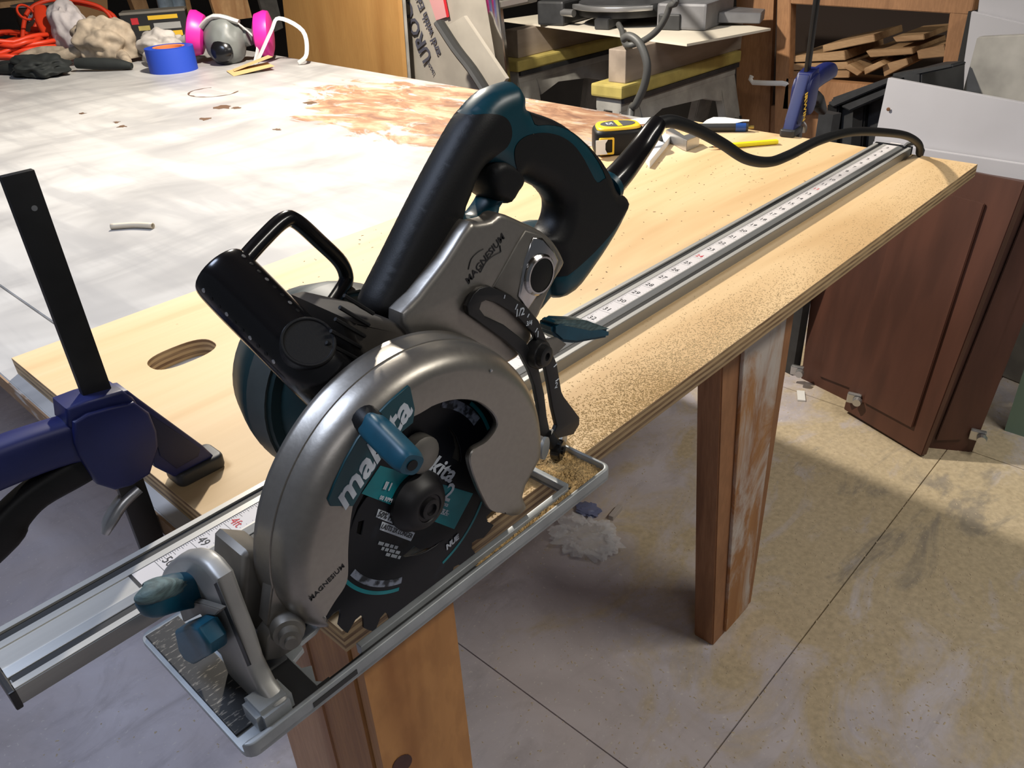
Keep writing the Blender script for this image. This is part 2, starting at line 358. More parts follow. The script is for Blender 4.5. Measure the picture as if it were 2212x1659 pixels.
import numpy as np
from mathutils.geometry import delaunay_2d_cdt
def _dist(P, loops):
    d = np.full(len(P), 1e9)
    for lp in loops:
        A = np.array(lp); B = np.roll(A, -1, 0)
        for a, b in zip(A, B):
            ab = b - a; t = np.clip(((P - a) @ ab) / max(1e-14, ab @ ab), 0, 1); d = np.minimum(d, np.hypot(*(P - a - t[:, None] * ab).T))
    return d
def _inside(P, lp):
    A = np.array(lp); B = np.roll(A, -1, 0); c_ = np.zeros(len(P), bool)
    for a, b in zip(A, B):
        if a[1] == b[1]: continue
        k = ((a[1] > P[:, 1]) != (b[1] > P[:, 1])) & (P[:, 0] < (b[0] - a[0]) * (P[:, 1] - a[1]) / (b[1] - a[1]) + a[0]); c_ ^= k
    return c_
def puff(loops, y0, y1, r, step=0.002, wall=0.15, regions=(), smooth=4, lift=0.0004):
    """pillow-shaped solid: side outline (with holes) in x-z, edges rounded over radius r; returns [core mesh, region meshes...]"""
    sm = lambda lp: [tuple(p) for p in crom([Vector(q) for q in lp], smooth, True)] if smooth else lp
    L = [sm(lp) for lp in loops]; Rg = [sm(lp) for lp in regions]
    vs, es = [], []
    for lp in L + Rg:
        b = len(vs); vs += [Vector(p) for p in lp]; es += [(b + i, b + (i + 1) % len(lp)) for i in range(len(lp))]
    A = np.array(L[0]); lo, hi = A.min(0), A.max(0)
    gx, gy = np.meshgrid(np.arange(lo[0], hi[0], step), np.arange(lo[1], hi[1], step)); gx = gx + (np.arange(gx.shape[0]) % 2)[:, None] * step / 2
    Q = np.c_[gx.ravel(), gy.ravel()]; ins = _inside(Q, L[0])
    for h in L[1:]: ins &= ~_inside(Q, h)
    Q = Q[ins]; Q = Q[_dist(Q, L + Rg) > step * 0.45]
    vs += [Vector((float(p[0]), float(p[1]))) for p in Q]
    V, E, F = delaunay_2d_cdt(vs, es, [], 0, 1e-7)[:3]
    V = np.array([(p[0], p[1]) for p in V]); F = [f for f in F if len(f) == 3]
    C = np.array([V[list(f)].mean(0) for f in F]); keep = _inside(C, L[0])
    for h in L[1:]: keep &= ~_inside(C, h)
    owner = np.zeros(len(F), int)
    for i, rg in enumerate(Rg): owner[_inside(C, rg)] = i + 1
    d = _dist(V, L); H = (y1 - y0) / 2; mid = (y0 + y1) / 2; t = np.clip(d / r, 0, 1); h = H * (wall + (1 - wall) * np.sqrt(np.clip(1 - (1 - t) ** 2, 0, 1)))
    cnt = {}
    for f, k in zip(F, keep):
        if k:
            for a, b in ((f[0], f[1]), (f[1], f[2]), (f[2], f[0])): cnt[(min(a, b), max(a, b))] = cnt.get((min(a, b), max(a, b)), 0) + 1
    out = []
    for o_ in range(len(Rg) + 1):
        vv, ff, mp = [], [], {}
        e = lift if o_ else 0.0
        def vid(i, s_):
            if (i, s_) not in mp: mp[(i, s_)] = len(vv); vv.append((V[i][0], mid + s_ * (h[i] + e), V[i][1]))
            return mp[(i, s_)]
        for f, k, w_ in zip(F, keep, owner):
            if not k or w_ != o_: continue
            a, b, c_ = f
            if (V[b][0] - V[a][0]) * (V[c_][1] - V[a][1]) - (V[b][1] - V[a][1]) * (V[c_][0] - V[a][0]) < 0: b, c_ = c_, b
            ff.append((vid(a, -1), vid(b, -1), vid(c_, -1))); ff.append((vid(a, 1), vid(c_, 1), vid(b, 1)))
            for p, q in ((a, b), (b, c_), (c_, a)):
                if cnt[(min(p, q), max(p, q))] == 1: ff.append((vid(q, -1), vid(p, -1), vid(p, 1), vid(q, 1)))
        out.append(pyd(vv, ff, fix=False))
    return out

def to_floor(q, pairs=((1, 2), (0, 3)), z=None):
    """run the lower corners of a standing board on down to the floor"""
    q = [Vector(p) for p in q]; z = FLOOR if z is None else z
    for t, b in pairs:
        d = q[b] - q[t]; q[b] = q[t] + d * ((z - q[t].z) / d.z)
    return q

# ------------------------------------------------------------------ room
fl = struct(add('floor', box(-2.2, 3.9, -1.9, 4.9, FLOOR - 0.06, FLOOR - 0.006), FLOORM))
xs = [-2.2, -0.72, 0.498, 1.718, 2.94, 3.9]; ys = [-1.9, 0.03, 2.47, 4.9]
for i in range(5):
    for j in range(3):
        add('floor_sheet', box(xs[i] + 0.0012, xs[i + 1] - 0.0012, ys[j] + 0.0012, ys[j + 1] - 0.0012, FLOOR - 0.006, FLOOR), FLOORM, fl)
struct(add('wall_back', box(3.78, 3.9, -1.9, 4.9, FLOOR, 1.62), WALLM))
struct(add('wall_left', box(-2.2, 3.78, 4.75, 4.9, FLOOR, 1.62), WALLM))
struct(add('ceiling', box(-2.2, 3.9, -1.9, 4.9, 1.62, 1.7), CEILM))

# ------------------------------------------------------------------ big white work table
TZ = -0.019
wt = thing('work_table', 'big white painted work table with brown stained patch and pine legs', 'table', (0.65, 1.4, FLOOR))
add('tabletop_panel', slab([(0.0745, 0.06, TZ), (1.222, 0.06, TZ), (1.257, 0.70, TZ), (1.42, 3.15, TZ), (0.0745, 3.15, TZ)], 0.018, 0.001, (0, 0, -1)), TABLEW, wt)
add('tabletop_panel', slab([(-0.012, 0.06, TZ), (0.0725, 0.06, TZ), (0.0725, 3.15, TZ), (-0.012, 3.15, TZ)], 0.018, 0.001, (0, 0, -1)), TABLEW, wt)
add('edge_lip', slab([(-0.014, 0.06, TZ - 0.001), (-0.012, 0.06, TZ - 0.001), (-0.012, 3.15, TZ - 0.001), (-0.014, 3.15, TZ - 0.001)], 0.018, 0, (0, 0, -1)), mat('raw_ply_edge', (0.27, 0.165, 0.09), 0.7, col2=(0.50, 0.46, 0.42), scale=60, stretch=(1, 0.4, 2), thr=(0.36, 0.48)), wt)
add('apron', box(0.07, 0.09, 0.17, 3.1, TZ - 0.075, TZ - 0.018), PINE, wt)
add('corner_brace', box(-0.006, 0.012, 0.245, 0.335, TZ - 0.034, TZ - 0.018), PINE, wt)
add('apron', box(1.09, 1.11, 0.16, 3.1, TZ - 0.108, TZ - 0.018), PINE, wt)
# near leg: two boards meeting at the corner; far support: paint-spattered post
PINK_P = wood('pale_pine', (0.52, 0.29, 0.16), (0.40, 0.19, 0.09), 6, (2.2, 2.2, 0.16))
add('leg', box(0.012, 0.05, 0.0235, 0.078, FLOOR, TZ), PINE, wt)
add('leg', box(0.0105, 0.05, 0.079, 0.163, FLOOR, TZ - 0.018), PINK_P, wt)
lg = add('leg', box(0.014, 0.097, 0.0115, 0.0215, FLOOR, TZ), PINE, wt)
kn = mat('dark_knot', (0.075, 0.02, 0.012), 0.5, var=0.4, scale=90)
for (kx, kz, ra, rb) in ((0.030, -0.175, 0.0085, 0.010), (0.052, -0.215, 0.006, 0.007)):
    add('knot', plate([[(kx + ra * math.cos(t * 0.3927) - 0.3 * rb * math.sin(t * 0.3927), kz + rb * math.sin(t * 0.3927)) for t in range(16)]], 0.0109, 0.0114), kn, lg)
po = slab([(0.80, 0.146, FLOOR), (0.942, 0.146, FLOOR), (0.935, 0.14, TZ), (0.70, 0.14, TZ)], 0.040, 0.002, (0, 1, 0))
pst = add('leg', po, POSTW, wt)
add('painted_board', slab([(0.835, 0.1405, FLOOR + 0.01), (0.918, 0.1405, FLOOR + 0.01), (0.892, 0.134, TZ), (0.752, 0.134, TZ)], 0.0055, 0.001, (0, 1, 0)), PINEP, wt)
add('leg', box(1.12, 1.21, 2.9, 2.94, FLOOR, TZ - 0.018), PINE, wt)
add('leg', box(0.02, 0.11, 2.9, 2.94, FLOOR, TZ - 0.018), PINE, wt)

# ------------------------------------------------------------------ plywood sheet with hand hole
hole = [(0.117 + 0.034 * (abs(math.cos(a)) ** 0.75) * (1 if math.cos(a) > 0 else -1), 0.424 + 0.0215 * (abs(math.sin(a)) ** 0.75) * (1 if math.sin(a) > 0 else -1)) for a in [i * math.pi / 16 for i in range(32)]]
ps = add('plywood_sheet', plate([[(0, 0.0015), (1.2, 0.0015), (1.215, 0.561), (0, 0.561)], hole], -0.019, 0, 'z', 0.0006), PLYTOP)
tag(ps, 'bare plywood sheet with oval hand hole lying over the edge of the white table', 'plywood')

# ------------------------------------------------------------------ aluminium guide rail
R0, R1 = -0.152, 1.192
gr = thing('guide_rail', 'long aluminium saw guide rail with inch tape strip and black grooves', 'guide rail', (0.52, 0.13, 0))
prof = [(0.0995, 0), (0.156, 0), (0.156, 0.0125), (0.1512, 0.0125), (0.1512, 0.0100), (0.1432, 0.0100), (0.1432, 0.0125), (0.1375, 0.0125), (0.1375, 0.0117), (0.1205, 0.0117),
        (0.1205, 0.0125), (0.119, 0.0125), (0.1125, 0.0108), (0.1125, 0.0090), (0.1045, 0.0090), (0.1045, 0.0125), (0.0995, 0.0125)]
add('extrusion', plate([prof], R0, R1, 'x', 0.0), ALU, gr, 25)
add('side_shade', box(R0, R1, 0.0988, 0.0996, 0.0, 0.0117), ALUG, gr)  # darker plate puts the shade of the rail's side into its colour
add('groove_lining', box(R0 + 0.001, R1 - 0.001, 0.1432, 0.1512, 0.0101, 0.0108), GROOVE, gr)
add('groove_lining', box(R0 + 0.001, R1 - 0.001, 0.1045, 0.1128, 0.0091, 0.0102), GROOVE, gr)
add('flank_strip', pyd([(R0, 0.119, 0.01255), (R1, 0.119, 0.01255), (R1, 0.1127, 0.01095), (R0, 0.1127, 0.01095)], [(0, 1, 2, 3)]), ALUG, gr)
TX = 1.2194; IN = 0.0254
ts = add('tape_strip', box(TX - 50.62 * IN, TX - 0.4 * IN, 0.1208, 0.1372, 0.0117, 0.0121), TAPEW, gr)
for n in range(2, 51):
    x = TX - n * IN
    s_ = '%dft' % (n // 12) if (n % 12 == 0 and n >= 36) else str(n)
    add('numeral', text(s_, 0.0098, (x + 0.0062, 0.1296, 0.0122), (0, -1, 0), (1, 0, 0), 0.0001, 0.0, 0, 'CENTER', 0.95), RED if n % 12 == 0 else INK, ts)
tv, tf = [], []
def tick(x, ya, yb, w):
    b = len(tv); tv.extend([(x - w, ya, 0.01216), (x + w, ya, 0.01216), (x + w, yb, 0.01216), (x - w, yb, 0.01216)]); tf.append((b, b + 1, b + 2, b + 3))
for k in range(2 * 16, 50 * 16 + 1):
    n = k / 16; x = TX - n * IN; l = 0.0166 if k % 16 == 0 else 0.0048 if k % 8 == 0 else 0.0035 if k % 4 == 0 else 0.0026 if k % 2 == 0 else 0.0019
    tick(x, 0.1371, 0.1371 - l, 0.00016)
for k in range(2 * 10, 50 * 10):
    tick(TX - k / 10 * IN, 0.1222, 0.1229, 0.00018) if k % 2 == 0 else None
tick(0, 0, 0, 0)
tm = add('tick_marks', pyd(tv, tf, fix=False), INK, ts); tm['kind'] = 'stuff'
add('end_line', box(TX - 50.62 * IN - 0.0022, TX - 50.62 * IN, 0.1215, 0.1375, 0.0117, 0.0119), INK, gr)
add('end_cap', box(R0 - 0.004, R0, 0.098, 0.157, -0.002, 0.0122, 0.001), BLACK, gr)
add('end_cap', box(R1, R1 + 0.006, 0.0985, 0.157, 0.0, 0.0135, 0.001), BLACK, gr)
add('clamp_tab', slab([(1.192, 0.112, 0.010), (1.214, 0.102, 0.012), (1.212, 0.098, 0.02), (1.192, 0.106, 0.018)], 0.003, 0, (1, 0, 0)), ALUG, gr)

# marks on the table: ring stain and brown spots
RSTAIN = mat('brown_stain_mark', (0.10, 0.055, 0.03), 0.6)
rp_ = [(0.915 + 0.062 * math.cos(a), 1.78 + 0.075 * math.sin(a)) for a in [math.radians(60 + 255 * k / 30) for k in range(31)]]
ri_ = [(0.915 + (0.0575 + 0.003 * math.sin(k * 1.7)) * math.cos(a), 1.78 + (0.0695 + 0.003 * math.sin(k * 1.3)) * math.sin(a)) for k, a in enumerate([math.radians(60 + 255 * k / 30) for k in range(31)])]
add('ring_stain', plate([rp_ + ri_[::-1]], TZ + 0.0002, TZ + 0.0004, 'z'), RSTAIN, wt)
rq = random.Random(5)
for (x, y, s_) in ((0.825, 1.578, 0.022), (0.736, 1.497, 0.016), (0.589, 1.605, 0.013), (0.60, 1.66, 0.009), (0.769, 1.257, 0.010), (0.596, 1.841, 0.010), (0.84, 1.54, 0.012), (0.97, 1.42, 0.016)):
    lp = [(x + s_ * rq.uniform(0.4, 1.2) * math.cos(a), y + s_ * rq.uniform(0.5, 1.5) * math.sin(a)) for a in [i * math.pi / 6 for i in range(12)]]
    add('stain_spot', plate([lp], TZ + 0.0002, TZ + 0.0004, 'z'), RSTAIN, wt)
for (x, y, l) in ((0.95, 1.22, 0.0), (1.03, 1.20, 0.0)): pass

# ------------------------------------------------------------------ circular saw
saw = thing('circular_saw', 'corded circular saw with black and teal handle, silver guard and black blade', 'circular saw', (0.07, 0.03, 0.0))
CX, CZ = 0.067, 0.063
# base plate: pan with raised rims, blade slot and front cut-out
slot = [(-0.004, -0.0195), (0.185, -0.0195), (0.187, -0.0165), (0.187, 0.016), (-0.002, 0.016), (-0.012, 0.011), (-0.024, 0.010), (-0.025, 0.005), (-0.034, 0.002), (-0.034, -0.006), (-0.029, -0.009), (-0.034, -0.020), (-0.029, -0.026), (-0.012, -0.0255), (-0.004, -0.0235)]
def rrect(x0, x1, y0, y1, r, n=4):
    out = []
    for cx, cy, a in ((x1 - r, y0 + r, -90), (x1 - r, y1 - r, 0), (x0 + r, y1 - r, 90), (x0 + r, y0 + r, 180)): out += arc(cx, cy, r, a, a + 90, n)
    return out
outer = rrect(-0.086, 0.2275, -0.034, 0.0915, 0.007)
bp = add('base_plate', plate([outer, slot], 0.0005, 0.004, 'z', 0.0004), BASEG, saw, 35)
rimp = arc(-0.079, -0.027, 0.007, 200, 270, 4) + arc(0.2205, -0.027, 0.007, -90, 0, 4) + [(0.2275, 0.0915), (0.2245, 0.0915)] + arc(0.2195, -0.0255, 0.005, 0, -90, 4) + [(-0.070, -0.0305), (-0.082, -0.0290)]
add('outer_rim', plate([rimp], 0.0005, 0.0108, 'z', 0.0012), BASEG, bp, 50)
srim = [(-0.004, -0.0245), (0.187, -0.0245), (0.192, -0.0205), (0.192, 0.021), (-0.004, 0.021), (-0.004, 0.0165), (0.187, 0.0165), (0.187, -0.0195), (-0.004, -0.0195)]
add('slot_rim', plate([srim], 0.0005, 0.0088, 'z', 0.001), BASEG, bp, 50)
add('channel_floor', box(-0.028, 0.150, -0.0302, -0.0248, 0.0041, 0.0046), BLACK, bp)
add('rim_slot', box(-0.045, -0.015, -0.0345, -0.0338, 0.004, 0.0075), GROOVE, bp)
add('rim_slot', box(-0.052, -0.028, -0.0285, -0.0245, 0.0041, 0.0055), GROOVE, bp)
add('worn_front_strip', plate([[(-0.0835, -0.018), (-0.062, -0.018), (-0.062, 0.086), (-0.0835, 0.086)]], 0.0041, 0.0062, 'z', 0.0006), PADS, bp)
add('front_pan', plate([[(-0.060, -0.0300), (-0.036, -0.0300), (-0.0355, 0.0), (-0.035, 0.012), (-0.020, 0.014), (-0.010, 0.02), (-0.010, 0.06), (-0.060, 0.06)]], 0.0041, 0.0056, 'z', 0.0005), mat('dark_pressed_steel', (0.05, 0.05, 0.052), 0.3, metal=0.4), bp)
add('front_ramp', slab([(-0.056, 0.004, 0.006), (-0.036, 0.004, 0.006), (-0.036, 0.018, 0.018), (-0.052, 0.018, 0.016)], 0.002, 0.0004, (0, 0, -1)), DARKP, bp)
# bevel quadrant: arched bracket at the front with lever and knob
arch = [(0.0887,0.0373),(0.0767,0.0515),(0.0608,0.0672),(0.0424,0.0831),(0.0265,0.0934),(0.0129,0.0995),(0.004,0.0999),(-0.0056,0.096),(-0.0078,0.0765),(-0.0113,0.0565),(-0.0115,0.0364),(-0.0175,0.0235),(-0.0287,0.0174),(-0.0008,-0.0165),(0.0083,-0.006),(0.0236,0.0058),(0.0272,0.0379),(0.0404,0.0468),(0.039,0.0593),(0.0473,0.0603),(0.0649,0.0514)]
bq = add('bevel_bracket', plate([arch], -0.065, -0.054, 'x', 0.0035, res=3), mat('bevel_bracket_alloy', (0.36, 0.355, 0.34), 0.45, metal=0.45, var=0.15, scale=30), saw, 40)
add('bracket_slot', plate([[(-0.004,0.0931),(-0.0086,0.0973),(-0.0188,0.0449),(-0.0142,0.0403)]], -0.0656, -0.0649, 'x'), GROOVE, bq)
add('bracket_foot', slab([(-0.074, -0.030, 0.004), (-0.052, -0.030, 0.004), (-0.052, -0.010, 0.004), (-0.074, -0.010, 0.004)], 0.016, 0.003, (0, 0, 1)), BASEG, bq)
lv = [Vector([(-0.062,0.0308,0.0633)][0]), Vector([(-0.07,0.0281,0.0712)][0]), Vector([(-0.08,0.0237,0.0792)][0]), Vector([(-0.089,0.0215,0.0831)][0]), Vector([(-0.0925,0.0239,0.0824)][0])]
add('bevel_lever', sweep(lv, [(0.0085, 0.006), (0.0095, 0.007), (0.0095, 0.0075), (0.0085, 0.007), (0.005, 0.005)], 20, smooth=4, power=3.4, up=(0, 0, 1)), TEALB, bq, 45)
add('lever_grip', sweep([p + Vector((0, 0, 0.0052)) for p in lv[1:]], [(0.0046, 0.0066), (0.0050, 0.0080), (0.0044, 0.0074), (0.0024, 0.005)], 18, smooth=4, power=3.0, up=(0, 0, 1)), mat('dusty_ribbed_teal', (0.10, 0.16, 0.165), 0.7, var=0.5, scale=160, stretch=(1, 1, 4), bump=0.3), bq, 45)
add('lever_plate', slab([(-0.07,0.0499,0.0448),(-0.07,0.0194,0.0688),(-0.07,-0.0149,0.086),(-0.07,-0.0051,0.0754),(-0.07,0.0192,0.0593),(-0.07,0.0513,0.0307)], 0.004, 0.0006, (1, 0, 0)), MAGD, bq)
add('bevel_knob', plate([[(0.0381,0.0415),(0.008,0.0673),(-0.0033,0.0732),(-0.0098,0.0654),(-0.0068,0.0556),(0.0271,0.0219),(0.0382,0.0166),(0.0438,0.0224)]], -0.080, -0.068, 'x', 0.0025), TEALB, bq, 40)
# gear case foot in front of the guard
add('case_foot', plate([[(-0.0412,0.0835),(-0.0374,0.0851),(-0.0253,0.0756),(-0.0216,0.0589),(-0.0154,0.0302),(-0.019,0.0137),(-0.0371,0.0218),(-0.042,0.0245),(-0.0496,0.0379),(-0.0503,0.0541)]], 0.012, 0.045, 'y', 0.004), MAGD, saw, 40)
add('case_web', slab([*[(-0.0347,-0.004,0.076)], *[(-0.0459,-0.004,0.0456)], *[(-0.0292,-0.006,0.0419)], *[(-0.0263,-0.006,0.0547)]], 0.012, 0.001, (0, 1, 0)), MAG, saw)
pv = [(-0.0384,-0.012,0.0429)][0]
add('pivot_bolt', lathe([(0.009, -0.012), (0.0095, 0.0), (0.0085, 0.003), (0.006, 0.0035), (0.006, 0.009), (0.0035, 0.0095), (0.0035, 0.012)], pv, (-0.35, -0.8, 0.1), 24), MAGD, saw, 35)
add('pivot_bracket', plate([[(-0.0477,0.0403),(-0.0404,0.045),(-0.0281,0.0404),(-0.0257,0.0302),(-0.0326,0.0198),(-0.0447,0.021),(-0.0525,0.0261)]], -0.006, 0.006, 'y', 0.0015), MAGD, saw, 40)
add('lock_ring', lathe([(0.0045, 0), (0.0045, 0.003), (0.0028, 0.003), (0.0028, 0.0015)], *[[(-0.0272,0.0796,0.012)][0]], (-0.3, -0.3, 1), 18), STEEL, saw, 35)

# upper guard shell: rounded rim, flat cheek, window over the blade
YF = -0.0225
ang = [(174 - k * 4.0) for k in range(47)]
outp = [(-0.0172,0.0284),(-0.0229,0.0317),(-0.0291,0.038),(-0.034,0.0486),(-0.0369,0.0622),(-0.037,0.0718)] + [(CX + 0.1045 * math.cos(math.radians(a)), CZ + 0.1045 * math.sin(math.radians(a))) for a in ang if a > -12] + [(0.1532,0.0299),(0.1493,0.0216),(0.153,0.0105),(0.1475,0.0081),(0.1371,0.0119)]
inp = [(-0.0217,0.0458),(-0.0121,0.0516),(-0.0024,0.0592),(0.0019,0.0785),(0.0074,0.0978),(0.0155,0.1165),(0.0256,0.129),(0.043,0.1376),(0.0633,0.1368),(0.0735,0.1369),(0.0893,0.1328),(0.1055,0.1235),(0.1164,0.1114),(0.1213,0.1014),(0.1192,0.0956),(0.1105,0.0915),(0.1004,0.0919),(0.096,0.0881),(0.0963,0.0801),(0.0991,0.0676),(0.1039,0.0517),(0.1099,0.0375),(0.1223,0.0267)]
po_ = [(p[0], 0, p[1]) for p in outp]; pi_ = [(p[0], 0, p[1]) for p in inp]
no = len([a for a in ang if a > -12])
oa = [0, 6 + 3, 6 + 8, 6 + 21, 6 + 35, 6 + no - 4, 6 + no, len(po_) - 1]; ia = [0, 2, 5, 10, 13, 16, 19, len(pi_) - 1]
op, ip = [], []
pis = lambda a, b: resamp(crom(pi_, 4)[a * 4:b * 4 + 1], 19)
for k in range(len(oa) - 1):
    A_, B_ = resamp(po_[oa[k]:oa[k + 1] + 1], 19), pis(ia[k], ia[k + 1])
    if k: A_, B_ = A_[1:], B_[1:]
    op += A_; ip += B_
NS = len(op)
# pair rim and window points by angle about the blade centre where the window runs round it
vs, fs = [], []
cols = []
for i in range(NS):
    o_, q = op[i], ip[i]
    d = (q - o_); L = d.length; cdir = (Vector((CX, 0, CZ)) - o_).normalized() if L > 1e-6 else d
    dirn = d.normalized() if L > 1e-6 else cdir
    rr = min(0.015, L * 0.62); dep = abs(YF + 0.004); row = [Vector((o_.x, 0.0105, o_.z)) - dirn * 0.001, Vector((o_.x, 0.008, o_.z)), Vector((o_.x, -0.0035, o_.z)), Vector((o_.x, -0.0037, o_.z)) + dirn * 0.0008]
    for t in (12, 28, 45, 62, 78, 90):
        a = math.radians(t); row.append(Vector((o_.x, 0, o_.z)) + dirn * (0.0008 + rr * (1 - math.cos(a))) + Vector((0, -0.004 - (dep) * math.sin(a), 0)))
    row.append(Vector((q.x, YF, q.z)) - dirn * min(0.0008, L * 0.05)); row.append(Vector((q.x, YF + 0.0008, q.z))); row.append(Vector((q.x, YF + 0.004, q.z)))
    cols.append(row)
K = len(cols[0]); vs = [v for row in cols for v in row]
for i in range(NS - 1):
    for k in range(K - 1): fs.append((i * K + k, i * K + k + 1, (i + 1) * K + k + 1, (i + 1) * K + k))
gd = add('blade_guard', pyd(vs, fs), MAG, saw, 32)
md = gd.modifiers.new('t', 'SOLIDIFY'); md.thickness = 0.0012; md.offset = -1
add('guard_backing', plate([[(CX + 0.1035 * math.cos(math.radians(a)), CZ + 0.1035 * math.sin(math.radians(a))) for a in range(-5, 196, 5)] + [(-0.03, 0.035), (0.165, 0.035)]], 0.0065, 0.0105, 'y', 0.001), MAGD, gd)
# teal badge with wordmark
bdg = [(-0.004,0.1141),(-0.0048,0.1189),(0.0011,0.1265),(0.0093,0.1354),(0.0189,0.1438),(0.0308,0.1506),(0.0435,0.1554),(0.056,0.1587),(0.0571,0.157),(0.0583,0.1428),(0.0558,0.1349),(0.0475,0.1332),(0.0317,0.1244),(0.0184,0.1136),(0.0089,0.1059)]
add('badge', plate([bdg], YF - 0.0012, YF + 0.0005, 'y', 0.0004), TEALD, gd)
ta, tb = [(0.0034,-0.0238,0.1144)][0], [(0.049,-0.0238,0.145)][0]
tdir = Vector(tb) - Vector(ta)
add('wordmark', text('makita', 0.0205, (Vector(ta) + Vector(tb)) / 2 + Vector((0, -0.0001, 0)), tdir, (-tdir.z, 0, tdir.x), 0.0002, 0.0005, 0.28, 'CENTER', 1.18), WHITE, gd)
ta, tb = [(-0.025,-0.0227,0.0646)][0], [(-0.005,-0.0227,0.071)][0]; tdir = Vector(tb) - Vector(ta)
add('lettering', text('MAGNESIUM', 0.0043, (Vector(ta) + Vector(tb)) / 2, tdir, (-tdir.z, 0, tdir.x), 0.0001, 0.00005, 0.0, 'CENTER', 1.05), INK, gd)
add('rivet', lathe([(0.0012, 0), (0.0008, 0.0008)], (CX + 0.052, YF, CZ + 0.076), (0, -1, 0), 8), STEEL, gd)

# blade
teeth = 24; R = 0.0915; bl = []
for k in range(teeth):
    a = 2 * math.pi * k / teeth
    for da, r in ((0.0, R), (0.012, R - 0.009), (0.05, R - 0.0125), (0.095, R - 0.010), (0.14, R - 0.0035), (0.20, R - 0.0015), (0.245, R - 0.0002)):
        bl.append((CX + r * math.cos(a + da), CZ + r * math.sin(a + da)))
slits = [[(0.051,0.0265),(0.0558,0.0271),(0.061,0.0281),(0.0649,0.0222),(0.0725,0.0184),(0.086,0.0167),(0.0783,0.016),(0.0702,0.0168),(0.0606,0.0197),(0.0533,0.0237)], [(0.0215,0.0658),(0.0241,0.0726),(0.0283,0.0712),(0.0245,0.0619)]]
sl0 = slits[0]
for k in (1, 2):
    c_, s_ = math.cos(math.radians(120 * k)), math.sin(math.radians(120 * k))
    slits.append([(CX + (x - CX) * c_ - (z - CZ) * s_, CZ + (x - CX) * s_ + (z - CZ) * c_) for x, z in sl0])
bd = add('blade', plate([bl] + slits, -0.0009, 0.0009, 'y', 0.0), BLADEM, saw)
YB = -0.00115
def ring(r0, r1, a0, a1, n=24): return arc(CX, CZ, r1, a0, a1, n) + arc(CX, CZ, r0, a1, a0, n)
for a0, a1 in ((203, 249), (283, 326), (14, 40)):
    add('teal_ring', plate([ring(0.0628, 0.0652, a0, a1) if a0 < 260 and a0 > 100 else ring(0.0675, 0.0700, a0, a1) if a0 < 100 else ring(0.0655, 0.0675, a0, a1)], YB, -0.0009, 'y'), TEALP, bd)
add('scuffed_ring', plate([ring(0.0555, 0.0600, 203, 250)], YB, -0.0009, 'y'), mat('scuffed_white_ring', (0.22, 0.25, 0.32), 0.5, col2=(0.015, 0.018, 0.025), scale=150, thr=(0.42, 0.55)), bd)
add('scuffed_ring', plate([ring(0.0600, 0.0665, 26, 62)], YB, -0.0009, 'y'), bpy.data.materials['scuffed_white_ring'], bd)
bnd = [(0.0302,0.0903),(0.0454,0.1013),(0.0541,0.0946),(0.0567,0.0879),(0.0971,0.0583),(0.1152,0.0364),(0.0955,0.0194),(0.0674,0.0467),(0.0526,0.062),(0.0319,0.0868)]
add('print_band', plate([[(0.0294,0.0904),(0.0453,0.1011),(0.1148,0.0375),(0.095,0.0194)]], YB - 0.0001, -0.0009, 'y'), TEALP, bd)
def btext(s, u, size, m=WHITE, bold=0.0003, sx=1.0, shear=0.0):
    a, b = Vector(u[0]), Vector(u[1]); d = b - a
    return add('print', text(s, size, (a + b) / 2 + Vector((0, -0.0003, 0)), d, (-d.z, 0, d.x), 0.0001, bold, shear, 'CENTER', sx), m, bd)
btext('makita', [(0.0671,-0.0012,0.0998),(0.1006,-0.0012,0.0601)], 0.0165, bold=0.0004, shear=0.2, sx=1.1)
add('slogan_box', plate([[(0.0391,0.0726),(0.0584,0.0513),(0.0554,0.0465),(0.0362,0.0684)]], YB - 0.0002, -0.0009, 'y'), WHITE, bd)
add('slogan_box', plate([[(0.0402,0.0622),(0.0626,0.0382),(0.0585,0.034),(0.0373,0.0579)]], YB - 0.0002, -0.0009, 'y'), WHITE, bd)
btext('50% FASTER', [(0.0374,-0.0016,0.071),(0.0566,-0.0016,0.0496)], 0.0056, INK, 0.00005, 0.92)
btext('LASTS 2X LONGER', [(0.0388,-0.0016,0.0601),(0.0598,-0.0016,0.0372)], 0.0044, INK, 0.00005, 0.84)
for k in range(3):
    btext(('llllll lllll llll llll', 'lll llll llllll lllll', 'lllll lllllll lll')[k], [(Vector(p) + Vector((0.0012 * k, 0, -0.0052 * k))) for p in [(0.0314,-0.0012,0.0525),(0.051,-0.0012,0.0327)]], 0.0030, WHITE, 0.0, 1.25)
btext('2', [(0.09,-0.0016,0.0546),(0.0967,-0.0016,0.0482)], 0.0170)
btext('Dents', [(0.0845,-0.0016,0.0497),(0.0918,-0.0016,0.0423)], 0.0040, bold=0.0001)
btext('ULTRA-', [(0.0808,-0.0016,0.0459),(0.0903,-0.0016,0.0367)], 0.0050, bold=0.0001)
for q in ([(0.08,-0.0016,0.0488),(0.092,-0.0016,0.0371)], [(0.0784,-0.0016,0.046),(0.0904,-0.0016,0.0343)]):
    add('print_rule', sweep(q, 0.00025, 4), WHITE, bd)
btext('ll l', [(0.0447,-0.0016,0.0874),(0.05,-0.0016,0.0825)], 0.0065); btext('00 RPM', [(0.0417,-0.0016,0.0799),(0.0479,-0.0016,0.0739)], 0.0036, bold=0.0001)
btext('NUE', [(0.0878,-0.0012,0.0092),(0.0957,-0.0012,0.0107)], 0.0060, shear=0.2)
